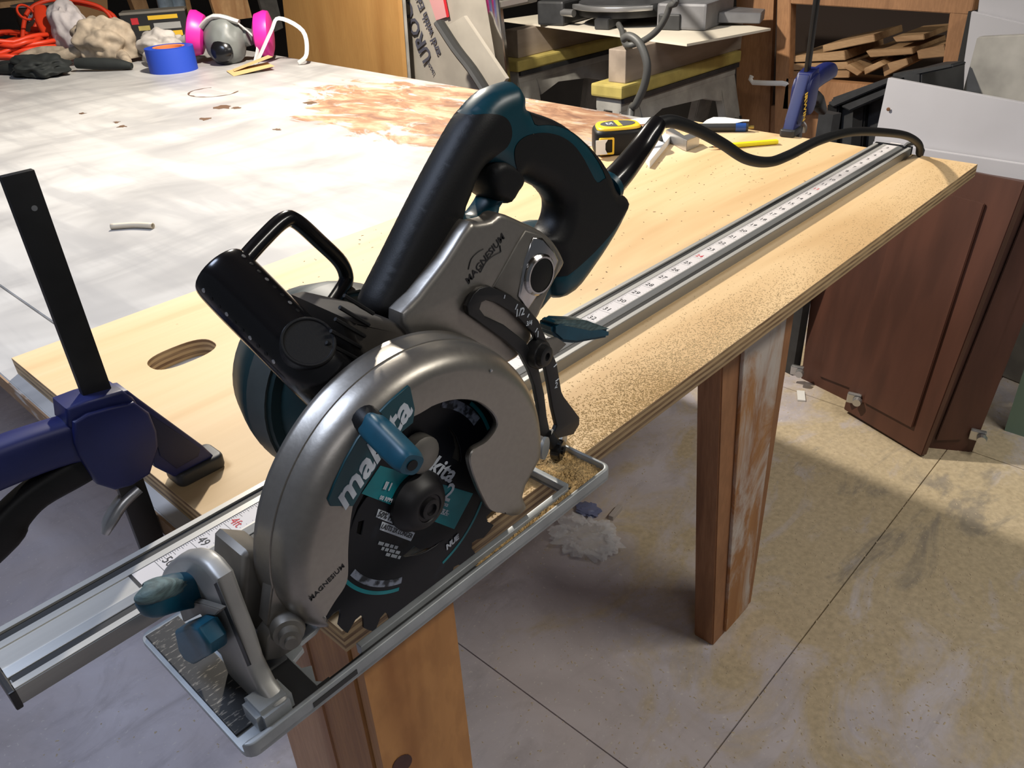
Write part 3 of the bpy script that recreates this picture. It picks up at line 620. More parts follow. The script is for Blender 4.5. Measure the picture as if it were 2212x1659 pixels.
# arbor flange and bolt
add('arbor_flange', lathe([(0.0205, -0.001), (0.0205, 0.0035), (0.0185, 0.0065), (0.0155, 0.011), (0.0125, 0.0130), (0.0100, 0.0138), (0.0095, 0.0138), (0.0090, 0.0130), (0.0070, 0.0130), (0.0066, 0.0152), (0.0055, 0.0156), (0.0040, 0.0156), (0.0038, 0.0138)], (CX - 0.0005, -0.0009, CZ - 0.0005), (0, -1, 0), 40), mat('satin_black_steel', (0.008, 0.007, 0.008), 0.48), saw, 30)
# lower guard lever, pointing out at the viewer
a, b = Vector([(0.0279,-0.024,0.1492)][0]), Vector([(0.0211,-0.064,0.1451)][0])
add('guard_lever', sweep([a, a.lerp(b, 0.12), a.lerp(b, 0.5), a.lerp(b, 0.88), b], [(0.0066, 0.0066), (0.0072, 0.0074), (0.0072, 0.0076), (0.0068, 0.0074), (0.0055, 0.0062)], 24, smooth=4, power=3.2, up=(0.6, 0, 0.8)), TEALB, saw, 40)
add('lever_root', lathe([(0.0078, 0), (0.0078, 0.006), (0.007, 0.009)], a - (b - a).normalized() * 0.006, (b - a), 18), RUBBER, saw, 40)
add('lever_hole', lathe([(0.0030, 0), (0.0030, 0.0006)], b, (b - a), 14), RUBBER, saw)
add('guard_hub', lathe([(0.012, 0), (0.012, 0.008), (0.009, 0.010)], (CX + 0.004, -0.002, CZ + 0.035), (0, -1, 0), 20), MAGD, saw, 40)

# gear case
case = [(0.0886,0.1698),(0.1037,0.182),(0.1279,0.1966),(0.1483,0.2122),(0.1549,0.2117),(0.1678,0.2097),(0.1771,0.2112),(0.1963,0.2001),(0.215,0.1881),(0.228,0.1755),(0.2362,0.1626),(0.2365,0.1559),(0.222,0.1444),(0.2094,0.1284),(0.2013,0.1226),(0.1982,0.1111),(0.1714,0.1044),(0.1172,0.1255)]
gc = add('gear_case', plate([[(p[0], p[1]) for p in crom([Vector(q) for q in case], 3, True)]], 0.0172, 0.0330, 'y', 0.0040, res=3), MAG, saw, 40)
add('case_facet', plate([[(0.1636,0.1666),(0.1739,0.1758),(0.1889,0.1894),(0.1964,0.195),(0.2108,0.1877),(0.2246,0.1755),(0.2322,0.1629),(0.2238,0.1498),(0.2104,0.1374),(0.2001,0.126),(0.1904,0.1404),(0.1785,0.1545)]], 0.0160, 0.0195, 'y', 0.0014), MAGD, gc, 50)
add('chrome_recess', plate([[(0.1851,0.1524),(0.1939,0.1759),(0.2019,0.1888),(0.212,0.1851),(0.223,0.173),(0.2277,0.164),(0.2204,0.1534),(0.2044,0.1453),(0.1935,0.1382)]], 0.0145, 0.0185, 'y', 0.002, res=3), CHROME, gc, 50)
pc = [(0.2057,0.0143,0.1612)][0]
add('brush_ring', lathe([(0.0145, 0), (0.0145, 0.0015), (0.013, 0.0028), (0.0118, 0.0028), (0.0117, 0.0004)], pc, (0, -1, 0), 32), CHROME, gc, 30)
add('brush_cap', lathe([(0.0116, 0), (0.0116, 0.0022), (0.0108, 0.0026)], pc, (0, -1, 0), 32), RUBBER, gc, 30)
ta, tb = [(0.1466,0.0169,0.1802)][0], [(0.172,0.0169,0.1947)][0]; tdir = Vector(tb) - Vector(ta)
add('lettering', text('MAGNESIUM', 0.0071, (Vector(ta) + Vector(tb)) / 2, tdir, (-tdir.z, 0, tdir.x), 0.0001, 0.00008, 0.0, 'CENTER', 1.0), INK, gc)
for q in ([(0.1439,0.0169,0.1854),(0.1469,0.0169,0.1911),(0.1529,0.0169,0.1938),(0.1578,0.0169,0.1943)], [(0.154,0.0169,0.1801),(0.1594,0.0169,0.1851),(0.1663,0.0169,0.1872),(0.1732,0.0169,0.1875)], [(0.1732,0.0169,0.1875),(0.1727,0.0169,0.192)], [(0.154,0.0169,0.1801),(0.1525,0.0169,0.1822)]):
    add('logo_line', sweep(q, 0.00035, 5, smooth=3), INK, gc)
# motor drum behind the guard, teal front cap, dusty vents
mc = (0.094, 0.09, 0.098)
mo = add('motor_housing', lathe([(0.050, -0.062), (0.058, -0.055), (0.0655, -0.034), (0.0675, -0.026), (0.0675, 0.0), (0.0655, 0.004), (0.0600, 0.006), (0.058, 0.055)], mc, (0, -1, 0), 48), mat('dark_teal_shell', (0.004, 0.026, 0.030), 0.5, var=0.4, scale=20), saw, 35)
add('drum_rim', lathe([(0.0664, 0.001), (0.0684, 0.001), (0.0684, -0.020), (0.0664, -0.020)], mc, (0, -1, 0), 48, True), mat('grey_teal_rim', (0.055, 0.065, 0.062), 0.5, var=0.3, scale=30), mo, 35)  # lighter, greyer band round the edge of the drum
add('vent_block', plate([[(0.0511,0.1883),(0.0598,0.187),(0.0873,0.1705),(0.1137,0.1499),(0.1239,0.139),(0.0922,0.1356),(0.0702,0.1355),(0.0597,0.1531)]], 0.02, 0.075, 'y', 0.006), mat('dusty_dark_vent', (0.06, 0.05, 0.04), 0.8, var=0.5, scale=25), mo, 40)
for k in range(5):
    q = [(0.0376,0.0195,0.1786),(0.0548,0.0195,0.161)]
    add('vent_slit', sweep([Vector(q[0]) + Vector((0.004 * k, 0, 0.0055 * k)), Vector(q[1]) + Vector((0.004 * k, 0, 0.0055 * k))], (0.0012), 6), RUBBER, mo)
add('rear_motor', puff([[(0.1914,0.1217),(0.2127,0.1497),(0.2433,0.1607),(0.2617,0.162),(0.3035,0.1546),(0.3094,0.1513),(0.2873,0.1359),(0.2612,0.122),(0.2327,0.1074),(0.2099,0.1066)]], 0.038, 0.115, 0.012, 0.004, 0.5, smooth=2)[0], TEAL, saw, 60)

# D handle: teal core, black overmoulds, trigger
hout = [(0.0848,0.1779),(0.0953,0.1892),(0.1073,0.2015),(0.13,0.2252),(0.1517,0.2466),(0.1713,0.2646),(0.1841,0.2733),(0.1989,0.2795),(0.2158,0.2807),(0.2191,0.2792),(0.2243,0.2715),(0.2261,0.2631),(0.255,0.2504),(0.2775,0.236),(0.298,0.219),(0.3144,0.2002),(0.3227,0.1859),(0.3362,0.1765),(0.3401,0.1694),(0.3366,0.1635),(0.3204,0.1479),(0.2962,0.1312),(0.2696,0.1178),(0.246,0.1233),(0.2443,0.1547),(0.2343,0.172),(0.2099,0.1869),(0.1792,0.1962),(0.1536,0.1917),(0.1364,0.182),(0.0987,0.163),(0.086,0.1699)]
hhole = [(0.2188,0.2196),(0.2311,0.2129),(0.2443,0.2046),(0.2531,0.1953),(0.2559,0.1884),(0.2526,0.1791),(0.2411,0.1728),(0.2199,0.1811),(0.2012,0.1956),(0.1938,0.2041),(0.1995,0.209),(0.2071,0.2148),(0.2137,0.2187)]
thole = [(0.1766,0.2311),(0.1708,0.2226),(0.1661,0.2167),(0.1644,0.2124),(0.1657,0.209),(0.1708,0.206),(0.1766,0.2053),(0.1819,0.2074),(0.1883,0.2118),(0.194,0.2176),(0.1988,0.2225),(0.1959,0.2299),(0.1862,0.2364)]
hm = puff([hout, hhole, thole], 0.0300, 0.0610, 0.014, 0.0022, 0.22, [
    [(0.0782,0.179),(0.0871,0.1901),(0.1006,0.2036),(0.1235,0.2265),(0.1449,0.2478),(0.1636,0.2644),(0.1698,0.268),(0.1837,0.2689),(0.1948,0.2659),(0.201,0.2601),(0.2021,0.2524),(0.1973,0.2465),(0.1894,0.243),(0.1769,0.2337),(0.1602,0.218),(0.1435,0.1958),(0.1321,0.184),(0.1119,0.1637),(0.1084,0.1606),(0.098,0.1589),(0.0844,0.1644)],
    [(0.2037,0.2411),(0.2071,0.2468),(0.2166,0.2494),(0.2319,0.2479),(0.2481,0.2427),(0.2622,0.2341),(0.2727,0.223),(0.28,0.2128),(0.2897,0.2002),(0.2985,0.2007),(0.3076,0.1978),(0.3304,0.1811),(0.3368,0.1735),(0.3249,0.1656),(0.305,0.1543),(0.2764,0.144),(0.2459,0.1396),(0.2312,0.159),(0.242,0.1765),(0.2474,0.1878),(0.2427,0.1965),(0.2332,0.2057),(0.2218,0.2144),(0.2108,0.2222),(0.206,0.2307)],
    [(0.2251,0.2547),(0.2283,0.2634),(0.2347,0.2651),(0.253,0.2563),(0.2774,0.239),(0.2986,0.22),(0.3157,0.2009),(0.317,0.1906),(0.3044,0.1932),(0.2975,0.2074),(0.2835,0.2267),(0.2683,0.2397),(0.2527,0.2473),(0.2386,0.2514)]], 3)
hd = add('handle', hm[0], TEAL, saw, 60)
add('front_overmould', hm[1], RUBBER, hd, 60); add('grip_overmould', hm[2], RUBBER, hd, 60); add('grip_spine', hm[3], RUBBER, hd, 60)
add('trigger', puff([[(0.1838,0.2273),(0.1856,0.2196),(0.1878,0.2153),(0.1935,0.2113),(0.2012,0.208),(0.2088,0.2135),(0.2156,0.2192),(0.2109,0.2297),(0.1966,0.2379),(0.1871,0.236)]], 0.0295, 0.0610, 0.006, 0.002, 0.6, smooth=2)[0], RUBBER, hd, 50)
# strain relief and power cord
sr = [Vector([(0.3238,0.046,0.1847)][0]), Vector([(0.3462,0.048,0.1915)][0]), Vector([(0.3791,0.056,0.1992)][0]), Vector([(0.3997,0.058,0.2095)][0]), Vector([(0.4098,0.06,0.2135)][0])]
add('cord_collar', lathe([(0.013, 0), (0.013, 0.005), (0.011, 0.007)], sr[0] - (sr[1] - sr[0]).normalized() * 0.002, sr[1] - sr[0], 20), TEAL, hd, 40)
add('strain_relief', sweep(sr, [0.0112, 0.0105, 0.0095, 0.0085, 0.0078], 16, smooth=4), BLACKG, saw, 40)
cord = [sr[-1], *[(0.4314,0.06,0.2114),(0.4696,0.06,0.1973),(0.5211,0.06,0.1729),(0.5697,0.06,0.1476)], *[(0.6252,0.062,0.1304)], *[(0.6774,0.064,0.1253)], *[(0.7561,0.066,0.1239)], *[(0.8545,0.068,0.1123)], *[(0.9792,0.072,0.0849)], *[(1.0916,0.077,0.0552)], *[(1.1651,0.081,0.0263)], (1.192, 0.0855, 0.0062), (1.212, 0.090, 0.0045), (1.226, 0.096, -0.012), (1.228, 0.105, -0.04), (1.225, 0.13, -0.09), (1.222, 0.17, -0.13)]
add('power_cord', sweep(cord, 0.0056, 10, smooth=8), RUBBER, saw, 40)

# front auxiliary handle with dimples, rafter hook
a, b = Vector([(0.0357,0.03,0.1584)][0]), Vector([(0.0232,0.092,0.2062)][0])
fh = add('front_handle', sweep([Vector([(0.0481,0.03,0.132)][0]), a, a.lerp(b, 0.2), a.lerp(b, 0.5), a.lerp(b, 0.85), b, b + (b - a) * 0.035, b + (b - a) * 0.05], [0.0170, 0.0185, 0.0185, 0.0185, 0.0185, 0.0175, 0.0135, 0.004], 28, smooth=5), BLACKG, saw, 60)
ax = (b - a).normalized(); u0 = Vector((-0.35, -0.75, 0.5)); u0 = (u0 - ax * u0.dot(ax)).normalized(); v0 = ax.cross(u0)
up_ = (u0 + v0 * 0.25).normalized()
add('handle_plug', lathe([(0.0150, -0.012), (0.0150, 0.0000), (0.0144, 0.0010), (0.0134, 0.0010), (0.0128, 0.0002)], a.lerp(b, 0.13) + up_ * 0.0204, up_, 36), RUBBER, fh, 30)
for sgn, th in ((1, 0.85), (-1, -0.95)):
    for k in range(10):
        p = a.lerp(b, 0.22 + 0.078 * k); d = u0 * math.cos(th) + v0 * math.sin(th)
        add('dimple', lathe([(0.0013, -0.0002), (0.0013, 0.0003), (0.0008, 0.0004)], p + d * 0.0183, d, 8), STEEL if k % 3 == 0 else RUBBER, fh)
hk = [*[(0.0324,0.085,0.2099)], *[(0.0508,0.09,0.2169)], *[(0.0701,0.095,0.2224)], *[(0.0798,0.097,0.2186)], *[(0.0952,0.1,0.2001)], *[(0.1079,0.1,0.1821)], *[(0.1105,0.1,0.17)], *[(0.1022,0.095,0.1661)], *[(0.0858,0.085,0.1635)]]
add('rafter_hook', sweep(hk, 0.0050, 12, smooth=5), BLACKG, saw, 60)

# depth quadrant: slotted black arc with white scale, bolt, lever, pivot wheel
qo = [(0.1356,0.1651),(0.1419,0.1712),(0.1474,0.173),(0.1556,0.1716),(0.1701,0.1615),(0.1889,0.1451),(0.2013,0.1287),(0.208,0.1129),(0.2194,0.0867),(0.224,0.0606),(0.2266,0.0548),(0.2453,0.0263),(0.2453,0.0197),(0.2376,0.014),(0.2195,0.0202),(0.2071,0.0265),(0.1969,0.0359),(0.198,0.0584),(0.1944,0.0795),(0.1893,0.0945),(0.1816,0.1106),(0.1671,0.1275),(0.1463,0.1486),(0.1365,0.1587)]
qs = [(0.146,0.1592),(0.1481,0.1629),(0.1522,0.1629),(0.1607,0.1578),(0.1786,0.1422),(0.1956,0.1209),(0.2057,0.0943),(0.21,0.0729),(0.2134,0.051),(0.2177,0.0328),(0.2149,0.0292),(0.2095,0.0329),(0.2068,0.0461),(0.2046,0.0675),(0.1995,0.0914),(0.1873,0.1183),(0.1667,0.1398),(0.15,0.1527)]
dq = add('depth_quadrant', plate([qo, qs], 0.0115, 0.0155, 'y', 0.0008), BLACK, saw, 40)
def qtext(s, u, size):
    a_, b_ = Vector(u[0]), Vector(u[1]); d = b_ - a_
    add('scale_numeral', text(s, size, (a_ + b_) / 2, d, (-d.z, 0, d.x), 0.0001, 0.0001), WHITE, dq)
qtext('1/2', [(0.1772,0.0113,0.1437),(0.1872,0.0113,0.1419)], 0.0075); qtext('3/4', [(0.1876,0.0113,0.132),(0.1941,0.0113,0.1305)], 0.0048); qtext('1', [(0.1974,0.0113,0.1195),(0.2013,0.0113,0.1189)], 0.0065); qtext('2', [(0.2152,0.0113,0.0697),(0.22,0.0113,0.0686)], 0.0068)
for q in ([(0.168,0.0113,0.1583),(0.169,0.0113,0.1605)], [(0.1778,0.0113,0.1466),(0.1803,0.0113,0.1497)], [(0.1892,0.0113,0.1363),(0.1912,0.0113,0.1383)], [(0.1966,0.0113,0.122),(0.1991,0.0113,0.1242)], [(0.2152,0.0113,0.0858),(0.2189,0.0113,0.0869)], [(0.2169,0.0113,0.0729),(0.2206,0.0113,0.0735)]):
    add('scale_mark', sweep(q, 0.0005, 4), WHITE, dq)
bc = [(0.1979,0.0115,0.1045)][0]
add('depth_bolt', lathe([(0.0105, -0.004), (0.0105, 0.004), (0.0098, 0.005), (0.0080, 0.005), (0.0072, 0.0085), (0.0055, 0.009), (0.003, 0.009), (0.0028, 0.007)], bc, (0.1, -1, 0), 28), BLACK, dq, 35)
a, b = Vector([(0.2398,0.03,0.0967)][0]), Vector([(0.3075,0.03,0.0713)][0])
add('depth_lever', slab([*[(0.2333,0.026,0.1083)], *[(0.2408,0.026,0.1092)], *[(0.2716,0.024,0.0967)], *[(0.2991,0.022,0.0789)], *[(0.298,0.022,0.0718)], *[(0.2578,0.024,0.0827)], *[(0.2418,0.025,0.0903)], *[(0.2331,0.026,0.1)]], 0.016, 0.0025, (0, 1, 0)), TEALB, saw, 40)
add('lever_ribs', slab([*[(0.2346,0.0262,0.1085)], *[(0.2411,0.0262,0.1094)], *[(0.2705,0.024,0.098)], *[(0.2976,0.0218,0.08)], *[(0.2739,0.0235,0.0871)], *[(0.2476,0.025,0.1014)]], 0.015, 0.0006, (0, 1, 0)), bpy.data.materials['dusty_ribbed_teal'], saw)
add('lever_arm', slab([*[(0.2162,0.024,0.1023)], *[(0.2354,0.024,0.0973)], *[(0.2461,0.024,0.0873)], *[(0.2323,0.024,0.0837)], *[(0.2176,0.024,0.087)]], 0.004, 0.0006, (0, 1, 0)), MAGD, saw)
wc = [(0.2139,0.008,0.014)][0]
add('pivot_wheel', lathe([(0.0075, -0.004), (0.0085, -0.003), (0.0085, 0.003), (0.0075, 0.004), (0.003, 0.004), (0.003, 0.005)], wc, (0.35, -0.9, 0), 24), BLACKG, saw, 35)
add('pivot_link', sweep([Vector(wc), Vector(wc) + Vector((-0.006, 0.004, 0.016))], [(0.006, 0.004), (0.006, 0.003)], 10), BLACK, saw, 40)
for p in ([(0.2361,0.022,0.0017)][0], [(0.1918,0.002,0.0307)][0]):
    add('pivot_ear', lathe([(0.0085, -0.0012), (0.0085, 0.0012)], p, (0.35, -0.9, 0), 24), BASEG, bp, 35)

# ------------------------------------------------------------------ quick-grip clamps (built once about the bar foot, x towards the work)
def clamp(label, loc, rz, dz_jaw, bar_top, bar_bot, tilt=0.0):
    t = thing('bar_clamp', label, 'clamp', (loc[0], loc[1], loc[2] + bar_bot), 'quick grip clamps holding the plywood')
    from mathutils import Euler
    T = Matrix.Translation(loc) @ Euler((tilt, 0, rz)).to_matrix().to_4x4()
    def A(name, me, m, parent=t, sm=40): me.transform(T); return add(name, me, m, parent, sm)
    A('bar', box(-0.0095, 0.0095, -0.003, 0.003, bar_bot, bar_top, 0.0006), BLACK)
    A('bar_hole', lathe([(0.0018, 0), (0.0018, 0.0065)], (0.002, 0.00325, bar_top - 0.022), (0, -1, 0), 12), STEEL)
    L_ = lambda p: [(x + 0.0235, z) for x, z in p]
    body = L_([(-0.038,0.0936),(-0.0233,0.0914),(-0.0065,0.0873),(0.0011,0.0745),(0.0022,0.0585),(0,0.0461),(-0.012,0.0271),(-0.0267,0.0252),(-0.0383,0.0281),(-0.0478,0.0389),(-0.0518,0.065),(-0.0518,0.0767),(-0.0476,0.0918)])
    bd_ = A('body', plate([body], -0.016, 0.016, 'y', 0.0025), BLUE)
    A('body_collar', plate([L_([(-0.0481,0.1016),(-0.0339,0.1012),(-0.0103,0.0976),(-0.0048,0.0892),(-0.0021,0.0772),(-0.0006,0.0583),(-0.0129,0.0526),(-0.0417,0.0685),(-0.0509,0.0889)])], -0.0125, 0.0135, 'y', 0.003), BLUE)
    jaw = L_([(-0.0118,0.0964),(-0.0062,0.0949),(-0.0018,0.0869),(0.0337,0.0247),(0.0395,0.0116),(0.0374,0.0069),(0.028,0.0078),(0.0055,0.0112),(-0.0052,0.0263),(-0.0062,0.048)])
    A('jaw', plate([jaw], -0.010, 0.010, 'y', 0.002), BLUE)
    A('jaw_web', plate([L_([(0.0012,0.0734),(0.0302,0.0251),(0.0271,0.0194),(0.0085,0.0181),(0.0001,0.0347)])], -0.0112, 0.0112, 'y', 0.0005), mat('clamp_jaw_dark_blue', (0.007, 0.009, 0.045), 0.5))
    A('pad', plate([rrect(0.030, 0.070, -0.0135, 0.0135, 0.006)], dz_jaw, dz_jaw + 0.0125, 'z', 0.0025), DARKP)
    hd_ = A('grip', sweep([(0.0, 0, 0.066), (-0.03, 0, 0.074), (-0.07, 0, 0.078), (-0.12, 0, 0.078), (-0.15, 0, 0.072)], [(0.019, 0.013), (0.0165, 0.013), (0.0165, 0.013), (0.016, 0.013), (0.010, 0.010)], 18, smooth=4, power=3.4, up=(0, 0, 1)), BLUE)
    A('trigger_lever', sweep([(-0.01, 0, 0.050), (-0.03, 0, 0.049), (-0.0585, 0, 0.045), (-0.0765, 0, 0.037), (-0.0885, 0, 0.028), (-0.125, 0, 0.006)], [(0.010, 0.010), (0.012, 0.010), (0.011, 0.009), (0.012, 0.009), (0.014, 0.010), (0.008, 0.008)], 16, smooth=4, power=3.2, up=(0, 0, 1)), RUBBER)
    A('release_trigger', sweep([(0.004, 0, 0.012), (-0.010, 0, 0.006), (-0.022, 0, -0.004), (-0.028, 0, -0.012)], [(0.005, 0.007), (0.0052, 0.007), (0.0048, 0.007), (0.003, 0.004)], 12, smooth=4), STEEL)
    lo = bar_bot
    A('fixed_jaw', plate([[(-0.014, lo - 0.006), (0.014, lo - 0.008), (0.052, lo + 0.012), (0.080, lo + 0.026), (0.080, lo + 0.036), (0.05, lo + 0.036), (0.018, lo + 0.022), (-0.014, lo + 0.022)]], -0.012, 0.012, 'y', 0.003), DARKP)
    A('fixed_pad', plate([rrect(0.046, 0.084, -0.0135, 0.0135, 0.006)], lo + 0.034, lo + 0.046, 'z', 0.0025), DARKP)
    return t
NEARC = (-0.0245, 0.226, 0.0)
clamp('blue and black bar clamp gripping the plywood beside the rail end', NEARC, 0.0, 0.0, 0.253, -0.0837)
fc = clamp('blue bar clamp standing upright at the far edge of the plywood, yellow lettering', (1.262, 0.318, 0.0), math.pi + 0.12, 0.0, 0.42, -0.16)
lt = text('IRWIN', 0.017, (1.2335, 0.3005, 0.045), (0.12, 0.02, -1), (1, 0.1, 0.12), 0.0002, 0.0004); add('lettering', lt, YELLOW, fc)

# ------------------------------------------------------------------ small things on the plywood
# tape measure, standing, mouth to the left
tp = thing('tape_measure', 'black and yellow tape measure standing on the plywood', 'tape measure', (0.975, 0.50, 0))
def TR(me, loc=(0.968, 0.507, 0), rz=math.radians(-40)):
    me.transform(Matrix.Translation(loc) @ Matrix.Rotation(rz, 4, 'Z')); return me
foot = crom([(-0.040, -0.030), (0.0, -0.034), (0.036, -0.028), (0.043, 0.0), (0.036, 0.026), (0.0, 0.034), (-0.034, 0.030), (-0.043, 0.0)], 4, True)
add('case', TR(plate([[(p[0], p[1]) for p in foot]], 0.0005, 0.042, 'z', 0.008, res=3)), RUBBER, tp, 45)
add('yellow_shell', TR(plate([[(p[0] * 0.88, p[1] * 0.86) for p in foot]], 0.036, 0.0455, 'z', 0.0045, res=3)), YELLOW, tp, 45)
el = lambda a, b: [(a * math.cos(t * math.pi / 12), b * math.sin(t * math.pi / 12)) for t in range(24)]
add('badge', TR(plate([el(0.030, 0.020)], 0.0453, 0.0462, 'z', 0.0003)), mat('grey_label', (0.09, 0.09, 0.09), 0.4), tp)
add('badge_stripe', TR(box(-0.004, 0.004, -0.0192, 0.0192, 0.0461, 0.0465)), YELLOW, tp)
add('badge_numeral', TR(text('25', 0.015, (-0.015, 0, 0.0464), (0, -1, 0), (1, 0, 0), 0.0002, 0.0003)), WHITE, tp)
add('mouth_frame', TR(plate([rrect(-0.039, -0.014, 0.004, 0.032, 0.002), rrect(-0.036, -0.017, 0.007, 0.029, 0.002)], -0.0365, -0.029, 'y', 0.0005)), YELLOW, tp)
add('hook', TR(plate([[(-0.046, 0.006), (-0.026, 0.006), (-0.030, 0.014), (-0.030, 0.024), (-0.026, 0.030), (-0.046, 0.030)]], -0.040, -0.0388, 'y')), PAPER, tp)
add('lock_button', TR(sweep([(0.030, -0.030, 0.012), (0.037, -0.031, 0.020), (0.036, -0.030, 0.032)], [(0.004, 0.006)] * 3, 10, smooth=3)), YELLOW, tp, 40)
add('wrist_strap', TR(sweep([(0.030, -0.028, 0.036), (0.05, -0.02, 0.040), (0.065, -0.012, 0.034), (0.075, -0.006, 0.012)], [(0.0018, 0.006)] * 4, 8, smooth=3)), DARKP, tp, 40)
# combination square
sq = thing('combination_square', 'steel combination square head and blade lying behind the tape measure', 'square', (1.10, 0.44, 0))
add('blade', slab([*[(0.9096,0.4001,0.012)], *[(0.9365,0.4276,0.012)], *[(1.0791,0.4828,0.012)], *[(1.0625,0.4603,0.012)]], 0.012, 0.0005, (0, 0, -1)), PAPER, sq)
add('head', slab([*[(1.0661,0.4746,0.019)], *[(1.0857,0.474,0.019)], *[(1.0505,0.4269,0.019)], *[(1.0782,0.424,0.019)], *[(1.0644,0.4045,0.019)], *[(1.0247,0.405,0.019)], *[(1.029,0.415,0.019)]], 0.0185, 0.0008, (0, 0, -1)), STEEL, sq)
add('lock_nut', lathe([(0.005, 0), (0.005, 0.012)], [(1.0565,0.4228,0.012)][0], (0.6, -0.6, 0), 14), STEEL, sq)
# carpenter pencil and marker
pn = thing('carpenter_pencil', 'yellow flat carpenter pencil with sharpened tip', 'pencil', (1.11, 0.34, 0))
pa, pb = Vector((1.075, 0.362, 0.0045)), Vector((1.146, 0.303, 0.0045))
add('shaft', sweep([pa, pb], [(0.0035, 0.006)] * 2, 8, power=4), mat('yellow_pencil_paint', (0.85, 0.72, 0.02), 0.4), pn)
dr = (pa - pb).normalized()
add('wood_tip', sweep([pa, pa + dr * 0.02], [(0.0034, 0.0058), (0.0012, 0.002)], 8, power=3), STUD, pn)
add('lead', sweep([pa + dr * 0.02, pa + dr * 0.028], [(0.0012, 0.002), (0.0004, 0.0006)], 6), INK, pn)
mk = thing('marker_pen', 'black and blue marker pen with brass tip beside the square', 'pen', (1.16, 0.42, 0))
ma, mb = Vector((1.136, 0.478, 0.0075)), Vector((1.196, 0.385, 0.0075)); md_ = (mb - ma).normalized()
add('barrel', sweep([ma, mb], 0.0072, 14), DARKP, mk, 40)
add('collar', sweep([mb - md_ * 0.022, mb - md_ * 0.004], 0.0076, 14), mat('marker_blue', (0.02, 0.07, 0.28), 0.35), mk, 40)
add('tip', sweep([mb, mb + md_ * 0.010], [0.0035, 0.003], 10), mat('brass', (0.5, 0.36, 0.10), 0.3, metal=0.8), mk, 40)
for pts, lab in (([(1.118, 0.585), (1.165, 0.556), (1.205, 0.575), (1.150, 0.612)], 'white paper scrap next to the tape measure'), ([(1.185, 0.47), (1.225, 0.428), (1.262, 0.418), (1.248, 0.486)], 'torn white paper scrap near the plywood far edge')):
    pp = crom([(x, y) for x, y in pts], 3, True)
    me = plate([[(p[0], p[1]) for p in pp]], 0.001, 0.0018, 'z')
    for v in me.vertices: v.co.z += 0.006 * abs(noise.noise(Vector((v.co.x * 30, v.co.y * 30, 0))))
    tag(add('paper_scrap', me, PAPER), lab, 'paper')
# tube stub on the white table
ta, tb = Vector((0.262, 0.926, TZ + 0.0045)), Vector((0.303, 0.874, TZ + 0.0045)); mid = (ta + tb) / 2 + Vector((0.004, 0.003, 0))
tub = add('tube_offcut', sweep([ta, mid, tb], 0.0045, 12, smooth=4, cap=False), mat('cream_tube', (0.62, 0.54, 0.42), 0.5), None, 60)
md2 = tub.modifiers.new('t', 'SOLIDIFY'); md2.thickness = 0.001
tag(tub, 'short cream plastic tube offcut lying on the white table', 'tube')

# ------------------------------------------------------------------ things at the far left of the white table
# roll of blue masking tape
rl = thing('masking_tape_roll', 'roll of blue masking tape lying on the white table', 'tape roll', (1.0, 2.22, TZ))
rc = (1.03, 2.215, TZ)
add('tape', lathe([(0.046, 0.0), (0.070, 0.0), (0.070, 0.068), (0.046, 0.068)], rc, (0, 0, 1), 40, True), TAPEB, rl, 35)
add('core', lathe([(0.0385, 0.001), (0.0385, 0.066), (0.0462, 0.0685), (0.0462, 0.001)], rc, (0, 0, 1), 40, True), mat('orange_card_core', (0.60, 0.17, 0.05), 0.7), rl, 35)
# respirator
rs = thing('respirator_mask', 'grey half face respirator with two magenta filter discs and straps', 'respirator', (1.16, 2.15, TZ))
rm = Vector((1.20, 2.18, TZ))
add('facepiece', blobm(rm + Vector((0, 0, 0.062)), (0.062, 0.070, 0.075), 0.10, 1.4, 4, 3, -0.062), MASKG, rs, 60)
add('valve_cover', lathe([(0.034, 0), (0.032, 0.016), (0.022, 0.024), (0.008, 0.026)], rm + Vector((-0.035, -0.035, 0.04)), (-0.6, -0.6, 0.25), 24), BLACKG, rs, 40)
add('nose_bridge', sweep([rm + Vector((-0.05, 0.05, 0.10)), rm + Vector((-0.02, 0.0, 0.135)), rm + Vector((0.03, -0.05, 0.115))], [(0.008, 0.02)] * 3, 12, smooth=4), STRAP, rs, 40)
for off, axd in (((-0.045, 0.085, 0.085), (-0.75, 0.62, 0.25)), ((0.085, -0.085, 0.076), (0.72, -0.62, -0.05))):
    add('filter', lathe([(0.026, -0.030), (0.058, -0.020), (0.068, 0.006), (0.066, 0.020), (0.050, 0.026), (0.012, 0.027)], rm + Vector(off), axd, 32), PINK, rs, 40)
add('filter_mount', lathe([(0.03, 0), (0.024, 0.03)], rm + Vector((0.045, -0.03, 0.07)), (0.3, -0.8, 0), 20), MASKG, rs, 40)
add('strap', sweep([rm + Vector((0.02, -0.05, 0.12)), rm + Vector((0.05, -0.10, 0.06)), rm + Vector((0.0, -0.145, 0.004)), rm + Vector((0.06, -0.17, 0.09)), rm + Vector((0.09, -0.18, 0.125)), rm + Vector((0.12, -0.25, 0.09)), rm + Vector((0.10, -0.28, 0.03)), rm + Vector((0.08, -0.26, 0.006))], [(0.0012, 0.0062)] * 8, 8, smooth=5), STRAP, rs, 40)
add('strap', sweep([rm + Vector((-0.01, 0.02, 0.12)), rm + Vector((-0.02, 0.12, 0.08)), rm + Vector((-0.01, 0.22, 0.05)), rm + Vector((0.03, 0.30, 0.04))], [(0.0012, 0.004)] * 4, 8, smooth=4), STRAP, rs, 40)
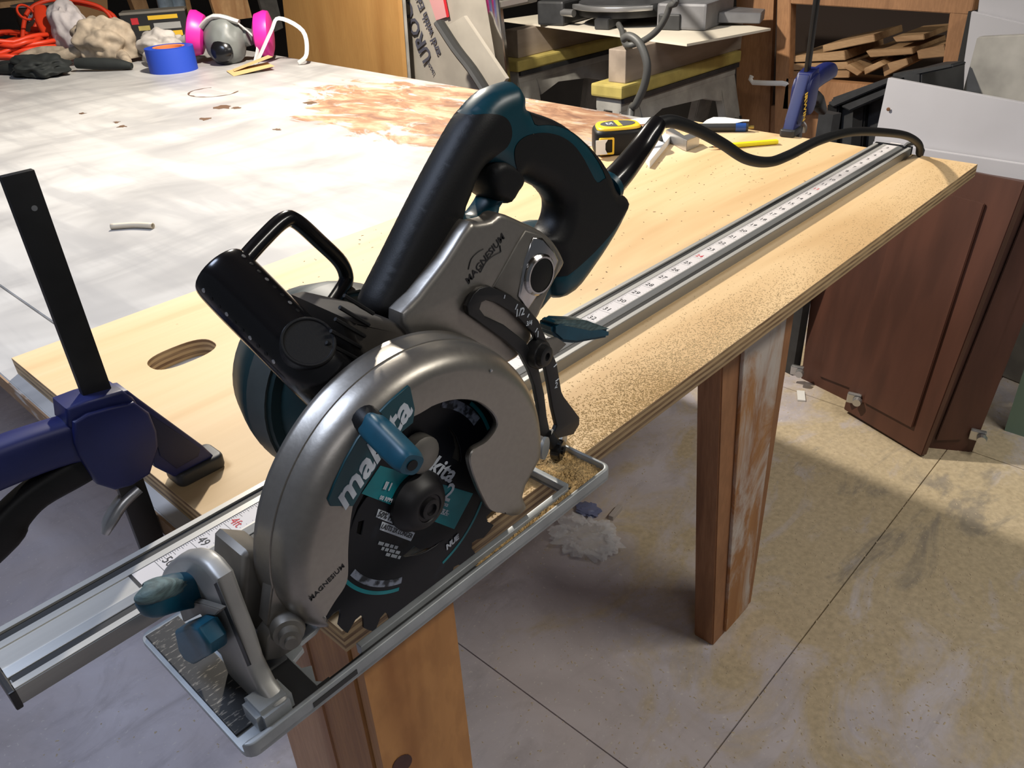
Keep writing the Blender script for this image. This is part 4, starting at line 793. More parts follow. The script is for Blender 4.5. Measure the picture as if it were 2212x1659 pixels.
# folded sandpaper
sp_ = slab([(1.07, 1.94, TZ + 0.001), (1.19, 1.91, TZ + 0.012), (1.21, 1.98, TZ + 0.014), (1.10, 2.03, TZ + 0.003)], 0.001, 0, (0, 0, -1))
so = thing('sandpaper_sheet', 'folded piece of tan sandpaper in front of the respirator', 'sandpaper', (1.14, 1.97, TZ))
add('sheet', sp_, SANDP, so)
add('folded_flap', slab([(1.10, 1.985, TZ + 0.006), (1.205, 1.935, TZ + 0.034), (1.23, 2.0, TZ + 0.03), (1.12, 2.03, TZ + 0.004)], 0.001, 0, (0, 0, -1)), SANDP, so)
# gloves and rags: cloth lumps
def glove(name, label, cat, base, fingers, m, palm, seed):
    t = thing(name, label, cat, (base[0], base[1], TZ))
    add('palm', blobm(Vector(base), palm, 0.34, 1.7, 5, seed, -palm[2] * 0.55), m, t, 60)
    for f_ in fingers: add('finger', sweep([Vector(p) for p in f_], [0.016, 0.018, 0.016, 0.009], 12, smooth=4), m, t, 60)
    return t
glove('work_glove', 'black cloth work glove flat on the table in front of the orange cord', 'glove', (0.775, 2.57, TZ + 0.024), [[(0.77, 2.62, TZ + 0.02), (0.745, 2.68, TZ + 0.02), (0.72, 2.73, TZ + 0.02), (0.70, 2.77, TZ + 0.014)], [(0.86, 2.50, TZ + 0.025), (0.90, 2.44, TZ + 0.022), (0.94, 2.39, TZ + 0.018), (0.965, 2.355, TZ + 0.012)], [(0.76, 2.58, TZ + 0.02), (0.735, 2.63, TZ + 0.018), (0.71, 2.68, TZ + 0.016), (0.69, 2.72, TZ + 0.012)]], GLOVEB, (0.075, 0.115, 0.036), 2)
glove('suede_glove', 'crumpled tan suede glove with pale cuff between the black glove and box', 'glove', (1.00, 2.585, TZ + 0.06), [[(0.90, 2.70, TZ + 0.04), (0.86, 2.76, TZ + 0.04), (0.82, 2.80, TZ + 0.03), (0.79, 2.83, TZ + 0.02)], [(0.93, 2.60, TZ + 0.05), (0.88, 2.64, TZ + 0.035), (0.84, 2.70, TZ + 0.03), (0.81, 2.74, TZ + 0.03)], [(1.0, 2.58, TZ + 0.05), (1.0, 2.50, TZ + 0.03), (0.98, 2.42, TZ + 0.02), (0.96, 2.37, TZ + 0.012)]], GLOVET, (0.085, 0.10, 0.085), 5)
tag(add('cloth_rag', blobm((0.98, 2.80, TZ + 0.095), (0.055, 0.075, 0.085), 0.30, 1.6, 4, 8, -0.09), mat('white_rag_cloth', (0.56, 0.51, 0.50), 0.9, var=0.2, scale=20, bump=0.2), None, 60), 'bunched white rag beside the orange cord plug', 'rag')
gl3 = glove('fabric_glove', 'off white ribbed cloth glove lying behind the blue tape roll', 'glove', (1.13, 2.47, TZ + 0.03), [[(1.10, 2.42, TZ + 0.03), (1.10, 2.37, TZ + 0.035), (1.10, 2.33, TZ + 0.04), (1.11, 2.29, TZ + 0.035)], [(1.06, 2.44, TZ + 0.02), (1.04, 2.38, TZ + 0.02), (1.03, 2.34, TZ + 0.018), (1.03, 2.31, TZ + 0.012)], [(1.16, 2.42, TZ + 0.04), (1.17, 2.36, TZ + 0.06), (1.18, 2.32, TZ + 0.065), (1.19, 2.29, TZ + 0.06)]], RAGW, (0.07, 0.10, 0.055), 11)
# orange extension cord: coil and plug
oc = thing('extension_cord', 'coiled bright orange extension cord with socket end', 'cord', (0.88, 3.0, TZ))
rr_ = random.Random(3); path = []
for k in range(150):
    a = k * 0.30; e = 1 + 0.10 * math.sin(k * 0.7)
    path.append(Vector((0.84 + 0.13 * e * math.cos(a) + 0.05 * math.sin(k * 0.13), 2.98 + 0.17 * e * math.sin(a), TZ + 0.012 + 0.030 * (k / 150) * 2.2 + 0.012 * rr_.random())))
add('cable', sweep(path, 0.0075, 8, smooth=2), ORANGE, oc, 50)
add('cable_loop', sweep([Vector((0.90, 3.05, TZ + 0.05)), Vector((0.97, 3.10, TZ + 0.14)), Vector((1.08, 3.10, TZ + 0.165)), Vector((1.19, 3.02, TZ + 0.13)), Vector((1.2, 2.98, TZ + 0.06)), Vector((1.1, 3.0, TZ + 0.04))], 0.0075, 8, smooth=6), ORANGE, oc, 50)
add('cable_loop', sweep([Vector((0.95, 3.12, TZ + 0.05)), Vector((1.03, 3.14, TZ + 0.12)), Vector((1.12, 3.11, TZ + 0.15)), Vector((1.21, 3.0, TZ + 0.11)), Vector((1.22, 2.97, TZ + 0.05))], 0.0075, 8, smooth=6), ORANGE, oc, 50)
add('socket_end', sweep([(0.97, 2.98, TZ + 0.15), (0.95, 2.93, TZ + 0.11), (0.94, 2.86, TZ + 0.06)], [(0.016, 0.02), (0.021, 0.026), (0.019, 0.024)], 14, smooth=3, power=3.5), ORANGE, oc, 50)
add('cord_collar', lathe([(0.03, 0), (0.03, 0.006), (0.024, 0.006), (0.024, 0)], (0.93, 3.02, TZ + 0.14), (0.2, -0.8, 0.5), 20, True), ORANGE, oc, 40)
# boxed battery / nail box
bx_ = thing('nail_box', 'black cardboard box with yellow and red printed panels', 'box', (1.30, 2.88, TZ))
def BT(me): me.transform(Matrix.Translation((1.345, 2.93, TZ)) @ Matrix.Rotation(math.radians(58), 4, 'Z')); return me
add('carton', BT(box(-0.05, 0.05, -0.115, 0.115, 0.0, 0.105, 0.002)), mat('black_carton', (0.02, 0.02, 0.02), 0.4), bx_)
for y0, y1, z0, z1, m in ((-0.085, 0.02, 0.078, 0.092, YELLOW), (-0.09, 0.045, 0.018, 0.036, YELLOW), (-0.09, 0.005, 0.044, 0.066, mat('silver_print', (0.4, 0.4, 0.38), 0.4)), (0.055, 0.080, 0.066, 0.088, RED), (0.02, 0.06, 0.044, 0.060, HORSEY)):
    add('printed_panel', BT(box(-0.0512, -0.0495, y0, y1, z0, z1)), m, bx_)
add('lid', BT(box(-0.0505, 0.05, -0.1155, 0.1155, 0.1, 0.108, 0.001)), mat('grey_box_lid', (0.20, 0.18, 0.15), 0.6), bx_)

# ------------------------------------------------------------------ background: back left shelf and goods
bs = thing('storage_shelf', 'rough wooden storage shelf with uprights behind the white table', 'shelf', (1.5, 3.5, FLOOR))
add('shelf_board', box(0.55, 1.75, 3.42, 3.80, 0.115, 0.135), STUD, bs)
add('shelf_board', box(0.55, 1.75, 3.42, 3.80, -0.16, -0.14), STUD, bs)
add('upright', slab([*[(1.4885,3.42,0.0911)], *[(1.554,3.42,0.0843)], *[(1.5597,3.42,0.0036)], *[(1.4993,3.42,0.0108)]], 0.04, 0, (0, 1, 0)), STUD, bs)
add('post', box(1.70, 1.75, 3.42, 3.47, FLOOR, 0.5), STUD, bs); add('post', box(0.55, 0.60, 3.42, 3.47, FLOOR, 0.5), STUD, bs)
tag(add('cardboard_box', slab([*[(1.1082,3.34,0.1427)], *[(1.3601,3.34,0.1171)], *[(1.3325,3.34,0.0029)], *[(1.0744,3.34,0.0053)]], 0.07, 0.002, (0, 1, 0)), CARD), 'plain brown cardboard box standing behind the white rag', 'box')
mw = thing('stain_can', 'round tin of wood stain with white lettering', 'can', (1.05, 3.22, TZ))
cc = Vector([(1.0402,3.25,0.0796)][0])
add('can_body', lathe([(0.068, -0.2), (0.068, 0.0)], cc + Vector((0, 0.0, 0.045)), (0, 0, 1), 32), mat('brown_can_label', (0.055, 0.03, 0.02), 0.35), mw, 40)
add('lid', lathe([(0.075, 0), (0.075, 0.006), (0.06, 0.008)], cc + Vector((0, 0.0, 0.045)), (0, 0, 1), 32), STEEL, mw, 40)
add('lettering', text('MINW', 0.042, cc + Vector((0.005, -0.070, 0.012)), (1, -0.25, 0), (0, 0, 1), 0.0003, 0.0004), WHITE, mw)
add('blue_mark', box(cc.x + 0.0, cc.x + 0.04, cc.y - 0.075, cc.y - 0.066, cc.z - 0.06, cc.z - 0.02, 0.003), mat('blue_label_mark', (0.02, 0.04, 0.10), 0.4), mw)
bt = thing('bottle_pack', 'film wrapped pack of pale blue bottles behind the respirator', 'bottle pack', (1.55, 3.2, TZ))
for k in range(3):
    p = Vector([(1.5782,3.25,0.0163)][0]) + Vector((0.028 * k - 0.03, 0.02 * (k % 2), 0))
    add('bottle', lathe([(0.03, -0.16), (0.032, -0.08), (0.028, 0.0), (0.031, 0.06), (0.03, 0.16)], p, (0.05, 0, 1), 16), BOTTLE, bt, 50)
yl = [(1.364,2.9,0.0328)][0]
tag(add('yellow_stick', sweep([Vector(yl) + Vector((0, 0, -0.06)), Vector(yl) + Vector((0.0, 0.0, 0.02))], [(0.012, 0.004), (0.010, 0.003)], 10), YELLOW), 'yellow plastic wedge standing beside the printed box', 'wedge')
for pts, nm, lab, m in (([(1.5955,2.95,0.0946),(1.7579,2.95,0.0777),(1.7634,2.95,0.0111),(1.6047,2.95,0.0127)], 'plywood_offcut', 'pale plywood offcut behind the magenta filters', STUD), ([(1.9018,3.1,0.0581),(1.9884,3.1,0.0491),(1.9961,3.1,-0.0644),(1.9152,3.1,-0.0826)], 'pvc_pipe_bundle', 'grey flat board leaning beside the tan plywood panel', MAGD)):
    tag(add(nm if nm != 'pvc_pipe_bundle' else 'grey_board', slab(pts, 0.015, 0, (0, 1, 0)), m), lab, 'board')

# tan plywood panel, cement boards, ladder
pq = to_floor([(1.7875,2.7132,0.2741),(1.7378,1.9669,0.2726),(1.7396,1.9939,-0.1487),(1.7921,2.7821,-0.1643)])
tag(add('tan_plywood', slab(pq, 0.018, 0, (1, 0, 0)), PLYBROWN), 'tan plywood panel standing on edge behind the white table', 'panel')
tag(add('white_edged_board', slab([Vector(p) + Vector((0.021, 0.004, 0)) for p in pq], 0.016, 0, (1, 0, 0)), OLDW), 'second panel with white edge tight behind the tan plywood panel', 'panel')
cb = thing('cement_board', 'grey cement backer board leaning with big printed letters', 'cement board', (1.85, 1.6, FLOOR))
cq = [(1.8369,2.1206,0.2393),(1.7989,1.597,0.2419),(1.7949,1.543,-0.1961),(1.8302,2.0273,-0.2231),(1.8338,2.0776,-0.1479),(1.8357,2.1033,0.0061)]
for k in (2, 3): cq[k] = (cq[k][0], cq[k][1], FLOOR)
add('board', slab(cq, 0.013, 0, (1, 0, 0)), CEM, cb)
def ctext(s, pts, size, m=INK, bold=0.0):
    a, b = Vector(pts[0]), Vector(pts[1]); X = b - a; n = Vector((-1, -0.07, 0)); Y = n.cross(X)
    add('lettering', text(s, size, (a + b) / 2 + n * 0.002, X, Y, 0.0003, bold), m, cb)
INKG = mat('grey_blue_ink', (0.06, 0.06, 0.08), 0.7)
ctext('UROCK', [(1.8197,1.9522,-0.0707),(1.827,2.0519,0.11)], 0.072, INKG, 0.0015); ctext('ard with Ed', [(1.8149,1.8856,-0.0564),(1.8204,1.9613,0.1047)], 0.042, INKG, 0.001)
ctext('base', [(1.8172,1.9172,-0.1286),(1.8192,1.9459,-0.096)], 0.026, INKG)
add('paper_label', slab([(1.8112,1.9035,0.1116),(1.8058,1.8291,0.1185),(1.8046,1.8136,0.0583),(1.809,1.8744,0.0438)], 0.001, 0, (1, 0, 0)), mat('pink_label', (0.60, 0.30, 0.30), 0.6), cb)
add('label_stripe', slab([(1.8036,1.8267,0.1188),(1.8027,1.8145,0.1206),(1.8018,1.8016,0.0592),(1.8027,1.8141,0.0557)], 0.001, 0, (1, 0, 0)), RED, cb)
tag(add('cement_board_offcut', slab([(1.6764,1.6872,0.0496),(1.6697,1.5939,0.0859),(1.652,1.4132,-0.0753),(1.655,1.4614,-0.1201),(1.6605,1.5293,-0.1141)], 0.013, 0.001, (1, 0, 0)), CEM), 'slim beige cement board offcut leaning against the larger board', 'cement board')
tag(add('gap_shadow_strip', sweep([(1.6277,1.6614,0.0699),(1.6234,1.5902,0.0004),(1.6193,1.5221,-0.053),(1.6157,1.4617,-0.1131)], [(0.012, 0.02)] * 4, 8, smooth=3), GROOVE), 'black strip painting the shadow gap between the two cement boards', 'strip')  # black strip stands in for the shadow gap beside the offcut
ld = thing('folding_ladder', 'metal folding ladder leg standing next to the cement board', 'ladder', (1.9, 1.45, FLOOR))
for p in ([(1.7257,1.5148,0.1992),(1.7242,1.4834,-0.1139)], [(1.7431,1.5621,0.1972),(1.7417,1.5349,0.0465)]):
    q = [Vector(p[0]), Vector(p[1])]; d = (q[1] - q[0]); q[1] = q[0] + d * ((FLOOR - q[0].z) / d.z) if abs(d.z) > 0.01 else q[1]
    add('rail', sweep(q, [(0.010, 0.016)] * 2, 10, power=4), CHROME, ld, 40)
add('rung', sweep([(1.7451,1.5023,0.1114),(1.7389,1.378,0.1333)], [(0.012, 0.02)] * 2, 10, power=4), MAG, ld, 40)

# ------------------------------------------------------------------ sawhorses with beams, panel and saw
def sawhorse(x0, x1, y, zt, label):
    t = thing('sawhorse', label, 'sawhorse', ((x0 + x1) / 2, y, FLOOR), 'plastic sawhorses carrying the thin panel')
    add('top_rail', box(x0, x1, y - 0.045, y + 0.045, zt - 0.075, zt - 0.035, 0.004), HORSEG, t)
    add('yellow_trim', box(x0 - 0.012, x1 + 0.012, y - 0.055, y + 0.055, zt - 0.036, zt, 0.006), HORSEY, t)
    add('tread_strip', box(x0, x1, y - 0.0565, y - 0.047, zt - 0.05, zt - 0.036), DARKP, t)
    for sy_ in (-1, 1):
        for xa, xb in ((x0, x0 + 0.10), (x1 - 0.10, x1)):
            k = -1 if xa == x0 else 1
            add('leg', slab([(xa, y + sy_ * 0.04, zt - 0.06), (xb, y + sy_ * 0.04, zt - 0.06), (xb + 0.03 * k, y + sy_ * 0.20, FLOOR), (xa + 0.03 * k + (0.03 if k > 0 else 0), y + sy_ * 0.20, FLOOR)], 0.03, 0.003, (0, -sy_, 0.3)), HORSEG, t)
        add('side_web', slab([(x0 + 0.09, y + sy_ * 0.042, zt - 0.06), (x1 - 0.09, y + sy_ * 0.042, zt - 0.06), (x1 - 0.10, y + sy_ * 0.060, zt - 0.14), (x1 - 0.2, y + sy_ * 0.053, zt - 0.115), (x0 + 0.2, y + sy_ * 0.053, zt - 0.10), (x0 + 0.10, y + sy_ * 0.06, zt - 0.125)], 0.012, 0, (0, -sy_, 0)), HORSEG, t)
    for k in range(2): add('leg_slot', slab([(x1 - 0.06 + 0.035 * k, y - 0.090, zt - 0.20), (x1 - 0.05 + 0.035 * k, y - 0.090, zt - 0.20), (x1 - 0.045 + 0.035 * k, y - 0.110, zt - 0.28), (x1 - 0.055 + 0.035 * k, y - 0.110, zt - 0.28)], 0.004, 0, (0, 1, 0)), GROOVE, t)
    return t
HZ = -0.085
sawhorse(1.775, 2.42, 1.13, HZ, 'grey plastic sawhorse with yellow trim under the right end of the panel')
sawhorse(1.945, 2.52, 1.68, HZ, 'grey plastic sawhorse with yellow trim next to the ladder')
PINEO = mat('painted_two_by_four', (0.36, 0.29, 0.23), 0.7, var=0.3, scale=10, stretch=(0.4, 2, 2))
tag(add('lumber_beam', box(1.80, 2.46, 1.09, 1.15, HZ, 0.004, 0.003), PINEO), 'short timber beam on edge along the sawhorse near the shelf', 'beam')
tag(add('lumber_beam', box(1.975, 2.55, 1.66, 1.715, HZ, 0.004, 0.003), PINEO), 'short timber beam on edge along the sawhorse by the ladder', 'beam')
tag(add('lumber_block', box(1.97, 2.06, 1.76, 1.86, HZ - 0.02, -0.02, 0.003), STUD), 'wood block beside the ladder rail', 'block')
pz = 0.0045
tag(add('thin_panel', slab([(2.11, 1.86, pz + 0.007), (1.92, 0.97, pz + 0.007), (2.27, 0.90, pz + 0.007), (2.56, 1.76, pz + 0.007)], 0.0065, 0, (0, 0, -1)), mat('pale_hardboard', (0.80, 0.73, 0.60), 0.6, var=0.1, scale=6)), 'thin pale panel laid across the two sawhorses', 'panel')
ms = thing('mitre_saw', 'grey and black mitre saw base with curved scale on the thin panel', 'mitre saw', (2.22, 1.35, pz + 0.008))
def MT(me): me.transform(Matrix.Translation((2.19, 1.36, pz + 0.0075)) @ Matrix.Rotation(math.radians(10), 4, 'Z')); return me
add('left_foot', MT(box(-0.10, 0.12, 0.19, 0.29, 0.0, 0.075, 0.008)), DARKP, ms)
add('right_table', MT(box(-0.10, 0.14, -0.30, -0.14, 0.0, 0.075, 0.008)), GREYC, ms)
add('right_foot', MT(box(-0.11, -0.08, -0.22, -0.15, 0.0, 0.045, 0.004)), DARKP, ms)
add('turntable', MT(lathe([(0.16, 0.03), (0.165, 0.05), (0.16, 0.068), (0.05, 0.07)], (0.03, 0.02, 0), (0, 0, 1), 40)), DARKP, ms, 40)
add('scale_arc', MT(plate([[(0.03 - 0.185 * math.cos(math.radians(a)), 0.02 + 0.185 * math.sin(math.radians(a))) for a in range(-50, 51, 5)] + [(0.03 - 0.16 * math.cos(math.radians(a)), 0.02 + 0.16 * math.sin(math.radians(a))) for a in range(50, -51, -5)]], 0.052, 0.066, 'z', 0.002)), STEEL, ms, 40)
add('fence', MT(box(0.09, 0.12, -0.30, 0.29, 0.075, 0.16, 0.004)), GREYC, ms)
add('clamp_screw', MT(lathe([(0.012, 0), (0.012, 0.05)], (-0.10, 0.15, 0.04), (0.2, 1, 0), 14)), STEEL, ms, 40)
add('mitre_arm', MT(slab([(-0.15, 0.0, 0.03), (-0.15, 0.05, 0.03), (0.03, 0.06, 0.05), (0.03, -0.01, 0.05)], 0.03, 0.002, (0, 0, -1))), DARKP, ms)
add('side_wing', MT(slab([(0.0, -0.30, 0.01), (0.14, -0.30, 0.01), (0.14, -0.40, 0.005), (0.04, -0.42, 0.005)], 0.03, 0.002, (0, 0, 1))), GREYC, ms)
add('saw_arm', MT(sweep([(0.05, 0.02, 0.07), (0.10, 0.02, 0.16), (0.06, 0.0, 0.30)], [(0.02, 0.05), (0.03, 0.05), (0.05, 0.06)], 14, smooth=4)), GREYC, ms, 40)
HOSEM = mat('grey_rubber_hose', (0.075, 0.075, 0.072), 0.5)
cbl = [(1.98, 1.36, 0.6), (1.93, 1.28, 0.35), *[(1.7775,0.9401,0.1595),(1.7776,0.9406,0.1217),(1.7803,0.9627,0.0796),(1.7845,0.996,0.0501),(1.7901,1.0409,0.0282),(1.796,1.0881,0.0197)], (2.0, 1.25, 0.02), (2.05, 1.3, 0.03)]
tag(add('hanging_cable', sweep(cbl, 0.0085, 12, smooth=6), HOSEM, None, 60), 'dark cable hanging in a loop above the thin panel', 'cable')
hose = [*[(1.6815,1.0151,0.0536),(1.6793,0.9933,0.0618),(1.6762,0.9616,0.0486),(1.6739,0.9387,0.0171),(1.6731,0.9309,-0.0159),(1.6741,0.9412,-0.0605),(1.6765,0.9647,-0.1045),(1.6783,0.9829,-0.137)], (1.52, 0.87, -0.30), (1.54, 0.9, -0.6), (1.58, 0.95, FLOOR + 0.012)]
tag(add('rubber_hose', sweep(hose, 0.0105, 12, smooth=6), HOSEM, None, 60), 'grey rubber hose draped over the near end of the sawhorse', 'hose')

# ------------------------------------------------------------------ scrap wood shelf on the right
XS = 2.45
sh = thing('scrap_shelf', 'open plywood shelf unit filled with scrap wood', 'shelf', (XS + 0.2, 0.75, FLOOR))
def xq(p): return [(XS, a, b) for a, b in p]
add('side_panel', slab(to_floor([(2.45,1.1298,0.1435),(2.45,0.9969,0.1451),(2.45,0.9555,-0.3623),(2.45,1.0747,-0.3785)]), 0.02, 0, (1, 0, 0)), SHELFW, sh)
add('post', slab(to_floor([(2.42,0.9726,0.1479),(2.42,0.9288,0.1484),(2.42,0.8723,-0.3445),(2.42,0.921,-0.3511)]), 0.04, 0.002, (1, 0, 0)), SHELFW, sh)
add('top_rail', slab([(2.42,0.9268,0.1232),(2.42,0.3964,0.0995),(2.42,0.3947,0.0518),(2.42,0.9184,0.0616)], 0.04, 0.002, (1, 0, 0)), SHELFW, sh)
add('post', slab(to_floor([(2.42,0.4526,0.0564),(2.42,0.3907,0.0543),(2.42,0.3871,-0.0875),(2.42,0.4427,-0.0796)]), 0.04, 0.002, (1, 0, 0)), SHELFW, sh)
add('bottom_rail', slab([(2.42,0.9044,-0.1548),(2.42,0.5654,-0.1513),(2.42,0.5713,-0.2279),(2.42,0.9042,-0.2529)], 0.04, 0.002, (1, 0, 0)), SHELFW, sh)
sz_ = [(2.45,0.9084,-0.1658)][0][2]; add('shelf_board', box(2.462, 2.88, 0.1, 0.95, sz_ - 0.06, sz_ - 0.045), SHELFW, sh)
add('back_panel', box(2.9, 2.92, -0.2, 1.3, FLOOR, 0.5), mat('dark_shelf_back', (0.03, 0.018, 0.012), 0.9), sh)
add('lower_panel', slab(to_floor([(2.46,1.0924,-0.2645),(2.46,0.5659,-0.2283),(2.46,0.5562,-0.3531),(2.46,1.0767,-0.4132)]), 0.02, 0, (1, 0, 0)), SHELFW, sh)
offs = [('1778,85 1888,72 1890,92 1780,112', 'thick scrap board with square end on top of the pile'), ]
def offcut(pts, depth, label):
    tag(add('wood_offcut', slab(pts, depth, 0.0015, (1, 0.15, 0.1)), SCRAP), label, 'wood offcut', 'scrap wood on the shelf')
offcut([(2.46,0.8159,-0.0575),(2.46,0.6634,-0.017),(2.46,0.6569,-0.0371),(2.46,0.8113,-0.0775)], 0.22, 'long scrap board lying across the top of the wood pile')
offcut([(2.47,0.6117,-0.023),(2.47,0.5249,-0.0106),(2.47,0.5206,-0.0253),(2.47,0.5985,-0.0362)], 0.25, 'short square offcut at the top right of the wood pile')
offcut([(2.46,0.6798,-0.0646),(2.46,0.5474,-0.0481),(2.46,0.5415,-0.0641),(2.46,0.6628,-0.0817)], 0.28, 'wide offcut in the middle of the wood pile')
offcut([(2.45,0.9179,-0.0959),(2.45,0.7407,-0.0672),(2.45,0.7335,-0.0934),(2.45,0.9139,-0.1138)], 0.30, 'flat offcut lying on the stack at the shelf post')
offcut([(2.45,0.9149,-0.1181),(2.45,0.7268,-0.0982),(2.45,0.7175,-0.119),(2.45,0.9122,-0.1376)], 0.30, 'middle board of the stack at the shelf post')
offcut([(2.45,0.9103,-0.1403),(2.45,0.7142,-0.1214),(2.45,0.7135,-0.1431),(2.45,0.9072,-0.1628)], 0.30, 'bottom board of the stack at the shelf post')
offcut([(2.44,0.7316,-0.1132),(2.44,0.7163,-0.1013),(2.44,0.6727,-0.1218),(2.44,0.6849,-0.1335)], 0.12, 'small tilted stick at the foot of the wood pile')
offcut([(2.44,0.669,-0.1108),(2.44,0.6262,-0.0865),(2.44,0.6081,-0.0955),(2.44,0.663,-0.129)], 0.16, 'thin wedge of wood leaning in the pile')
offcut([(2.48,0.5395,-0.058),(2.48,0.4671,-0.0358),(2.48,0.4553,-0.0673),(2.48,0.5297,-0.0802)], 0.2, 'dark offcut against the shelf post')
offcut([(2.46,0.6247,-0.0999),(2.46,0.5575,-0.0767),(2.46,0.5487,-0.094),(2.46,0.6116,-0.1331)], 0.2, 'broken board end beside the black sawhorses')
# white wall hook and clamp screw in front of the shelf
tag(add('white_bracket', sweep([(2.4,1.0143,-0.1553),(2.4,1.0087,-0.1751),(2.4,0.9052,-0.1685),(2.4,0.8888,-0.1727)], [(0.005, 0.008)] * 4, 8, smooth=2), PAPER), 'white plastic bracket fixed to the shelf side', 'bracket')

# black folded sawhorses / stacked plastic legs
bk = thing('black_sawhorse', 'stacked black plastic sawhorses with ribbed ends', 'sawhorse', (1.75, 0.5, FLOOR))
add('body', slab(to_floor([(2.038,0.5901,-0.1161),(2.0023,0.4117,-0.0321),(1.9921,0.3604,-0.0241),(1.9856,0.3278,-0.1993),(2.0358,0.5788,-0.2215)], ((2, 3), (0, 4))), 0.20, 0.004, (1, 0, 0)), DARKP, bk)
for k in range(4):
    p = [(2.0182,0.5909,-0.1268),(2.0115,0.5575,-0.1126),(2.0096,0.548,-0.2116),(2.0162,0.5809,-0.2175)]
    dv = Vector((-0.014, -0.075, 0.004)) * k
    add('rib', slab(to_floor([Vector(q) + dv for q in p]), 0.05, 0.004, (1, 0, 0)), RUBBER, bk)
for p, dz in (([(2.0073,0.5867,-0.122),(1.9745,0.4224,-0.0371),(1.9707,0.4036,-0.0413),(2.0032,0.5658,-0.1308)], 0), ([(1.9775,0.5375,-0.1205),(1.95,0.3999,-0.0482),(1.9462,0.3809,-0.0543),(1.9719,0.5095,-0.1278)], 0), ([(2.007,0.435,-0.037),(1.9787,0.2935,0.002),(1.9773,0.2863,-0.0053),(2.0041,0.4204,-0.0484)], 0)):
    add('top_bar', slab(p, 0.06, 0.003, (1, 0, 0)), DARKP, bk)

# white boards and brown doors leaning on the right
tag(add('melamine_board', slab([(1.8634,0.3907,-0.0182),(1.8079,0.0727,-0.0339),(1.7947,0.0386,-0.1555),(1.8549,0.3931,-0.1637)], 0.016, 0.001, (1, 0, 0)), MELA), 'white melamine board with a screw hole leaning above the brown doors', 'board')
sc = [(1.8512,0.3723,-0.0848)][0]
tag(add('screw_plug', lathe([(0.0045, 0), (0.003, 0.002)], sc, (-1, -0.1, 0), 10), mat('rust_screw', (0.16, 0.07, 0.03), 0.6)), 'rusty screw head near the corner of the white board', 'screw')
tag(add('melamine_board', slab([(1.8344,0.388,-0.1585),(1.7748,0.0359,-0.1464),(1.7704,0.0247,-0.1864),(1.832,0.387,-0.1954)], 0.014, 0.001, (1, 0, 0)), MELA), 'lower white board standing just above the brown doors', 'board')
tag(add('white_board', slab(to_floor([(2.3176,0.3706,0.0734),(2.2783,0.2133,0.0516),(2.2759,0.2036,0.0153),(2.3164,0.3657,0.0136)]), 0.012, 0.002, (1, 0, 0)), MELA), 'grey white board near the ceiling corner above the old board', 'board')
tag(add('white_board', slab(to_floor([(2.3368,0.3672,0.1302),(2.3054,0.2415,0.1359),(2.2991,0.2166,0.0435),(2.3351,0.3604,0.0741)]), 0.012, 0.002, (1, 0, 0)), MELA), 'uppermost pale board leaning behind the old white board', 'board')
tag(add('old_white_board', slab(to_floor([(2.2031,0.3125,0.0293),(2.1713,0.1851,0.0469),(2.1627,0.1507,-0.0806),(2.204,0.3159,-0.0768)]), 0.03, 0.003, (1, 0, 0)), OLDW), 'weathered white board with dents above the melamine board', 'board')
tag(add('dark_post', slab(to_floor([(2.384,0.3959,0.065),(2.3764,0.3656,0.0625),(2.3757,0.3628,-0.1123),(2.3837,0.3949,-0.1092)]), 0.05, 0, (1, 0, 0)), GROOVE), 'narrow black post beside the old white board', 'post')

def door(name, label, frame, panel, plane, hinges=(), arch_=False):
    t = thing(name, label, 'cabinet door', (frame[0][0], frame[0][1], FLOOR), 'brown cabinet doors leaning on the wall')
    add('frame', slab(frame, 0.02, 0.002, (1, 0.2, 0)), DOORW, t)
    add('panel', slab(panel, 0.006, 0.0015, (-1, -0.2, 0)), DOORW, t)
    for h in hinges: add('hinge', obox(h, (0.012, 0.034, 0.028), (0, 0, 0.2), 0.003), STEEL, t); add('hinge_cup', lathe([(0.012, 0), (0.010, 0.012)], Vector(h) + Vector((-0.008, -0.012, 0.0)), (-1, -0.2, 0), 14), STEEL, t)
    return t
F1 = [(1.788,0.4527,-0.8408),(1.7297,0.2026,-0.8221),(1.8405,0.2668,-0.2448),(1.9067,0.5205,-0.221)]
P1 = [(1.7823,0.3982,-0.7879),(1.7413,0.222,-0.7744),(1.8324,0.2578,-0.2746),(1.8682,0.4318,-0.3168)]
door('cabinet_door', 'reddish brown panel door leaning furthest to the left behind its neighbour', F1, P1, None, [Vector([(1.7537,0.4533,-0.7768)][0])])
F2 = [(1.6933,0.2888,-0.8055),(1.6145,0.0651,-0.8135),(1.6901,0.0352,-0.2336),(1.7015,0.0318,-0.1488),(1.7333,0.1306,-0.1652),(1.7623,0.3001,-0.3661)]
F2 = [(1.6934,0.2907,-0.8092),(1.6145,0.0651,-0.8135),(1.6974,0.0252,-0.1608),(1.7844,0.2817,-0.1737)]
P2 = [(1.6756,0.2221,-0.7587),(1.6147,0.0289,-0.7178),(1.7028,0.0748,-0.2302),(1.7492,0.2143,-0.2438)]
P2 = [(1.6811,0.2383,-0.7595),(1.6345,0.103,-0.7571),(1.7091,0.0881,-0.2194),(1.7629,0.244,-0.2207)]
door('cabinet_door', 'largest reddish brown panel door with steel hinge at its lower corner', F2, P2, None, [Vector([(1.6853,0.2671,-0.7616)][0])])
F3 = [(1.6579,0.0725,-0.8416),(1.7156,-0.0318,-0.8209),(1.8055,-0.059,-0.3412),(1.8084,-0.0164,-0.1822),(1.7813,0.035,-0.1841)]
F3 = [(1.6623,0.076,-0.8429),(1.7161,-0.0193,-0.8214),(1.8309,-0.0465,-0.1877),(1.7873,0.0349,-0.1906)]
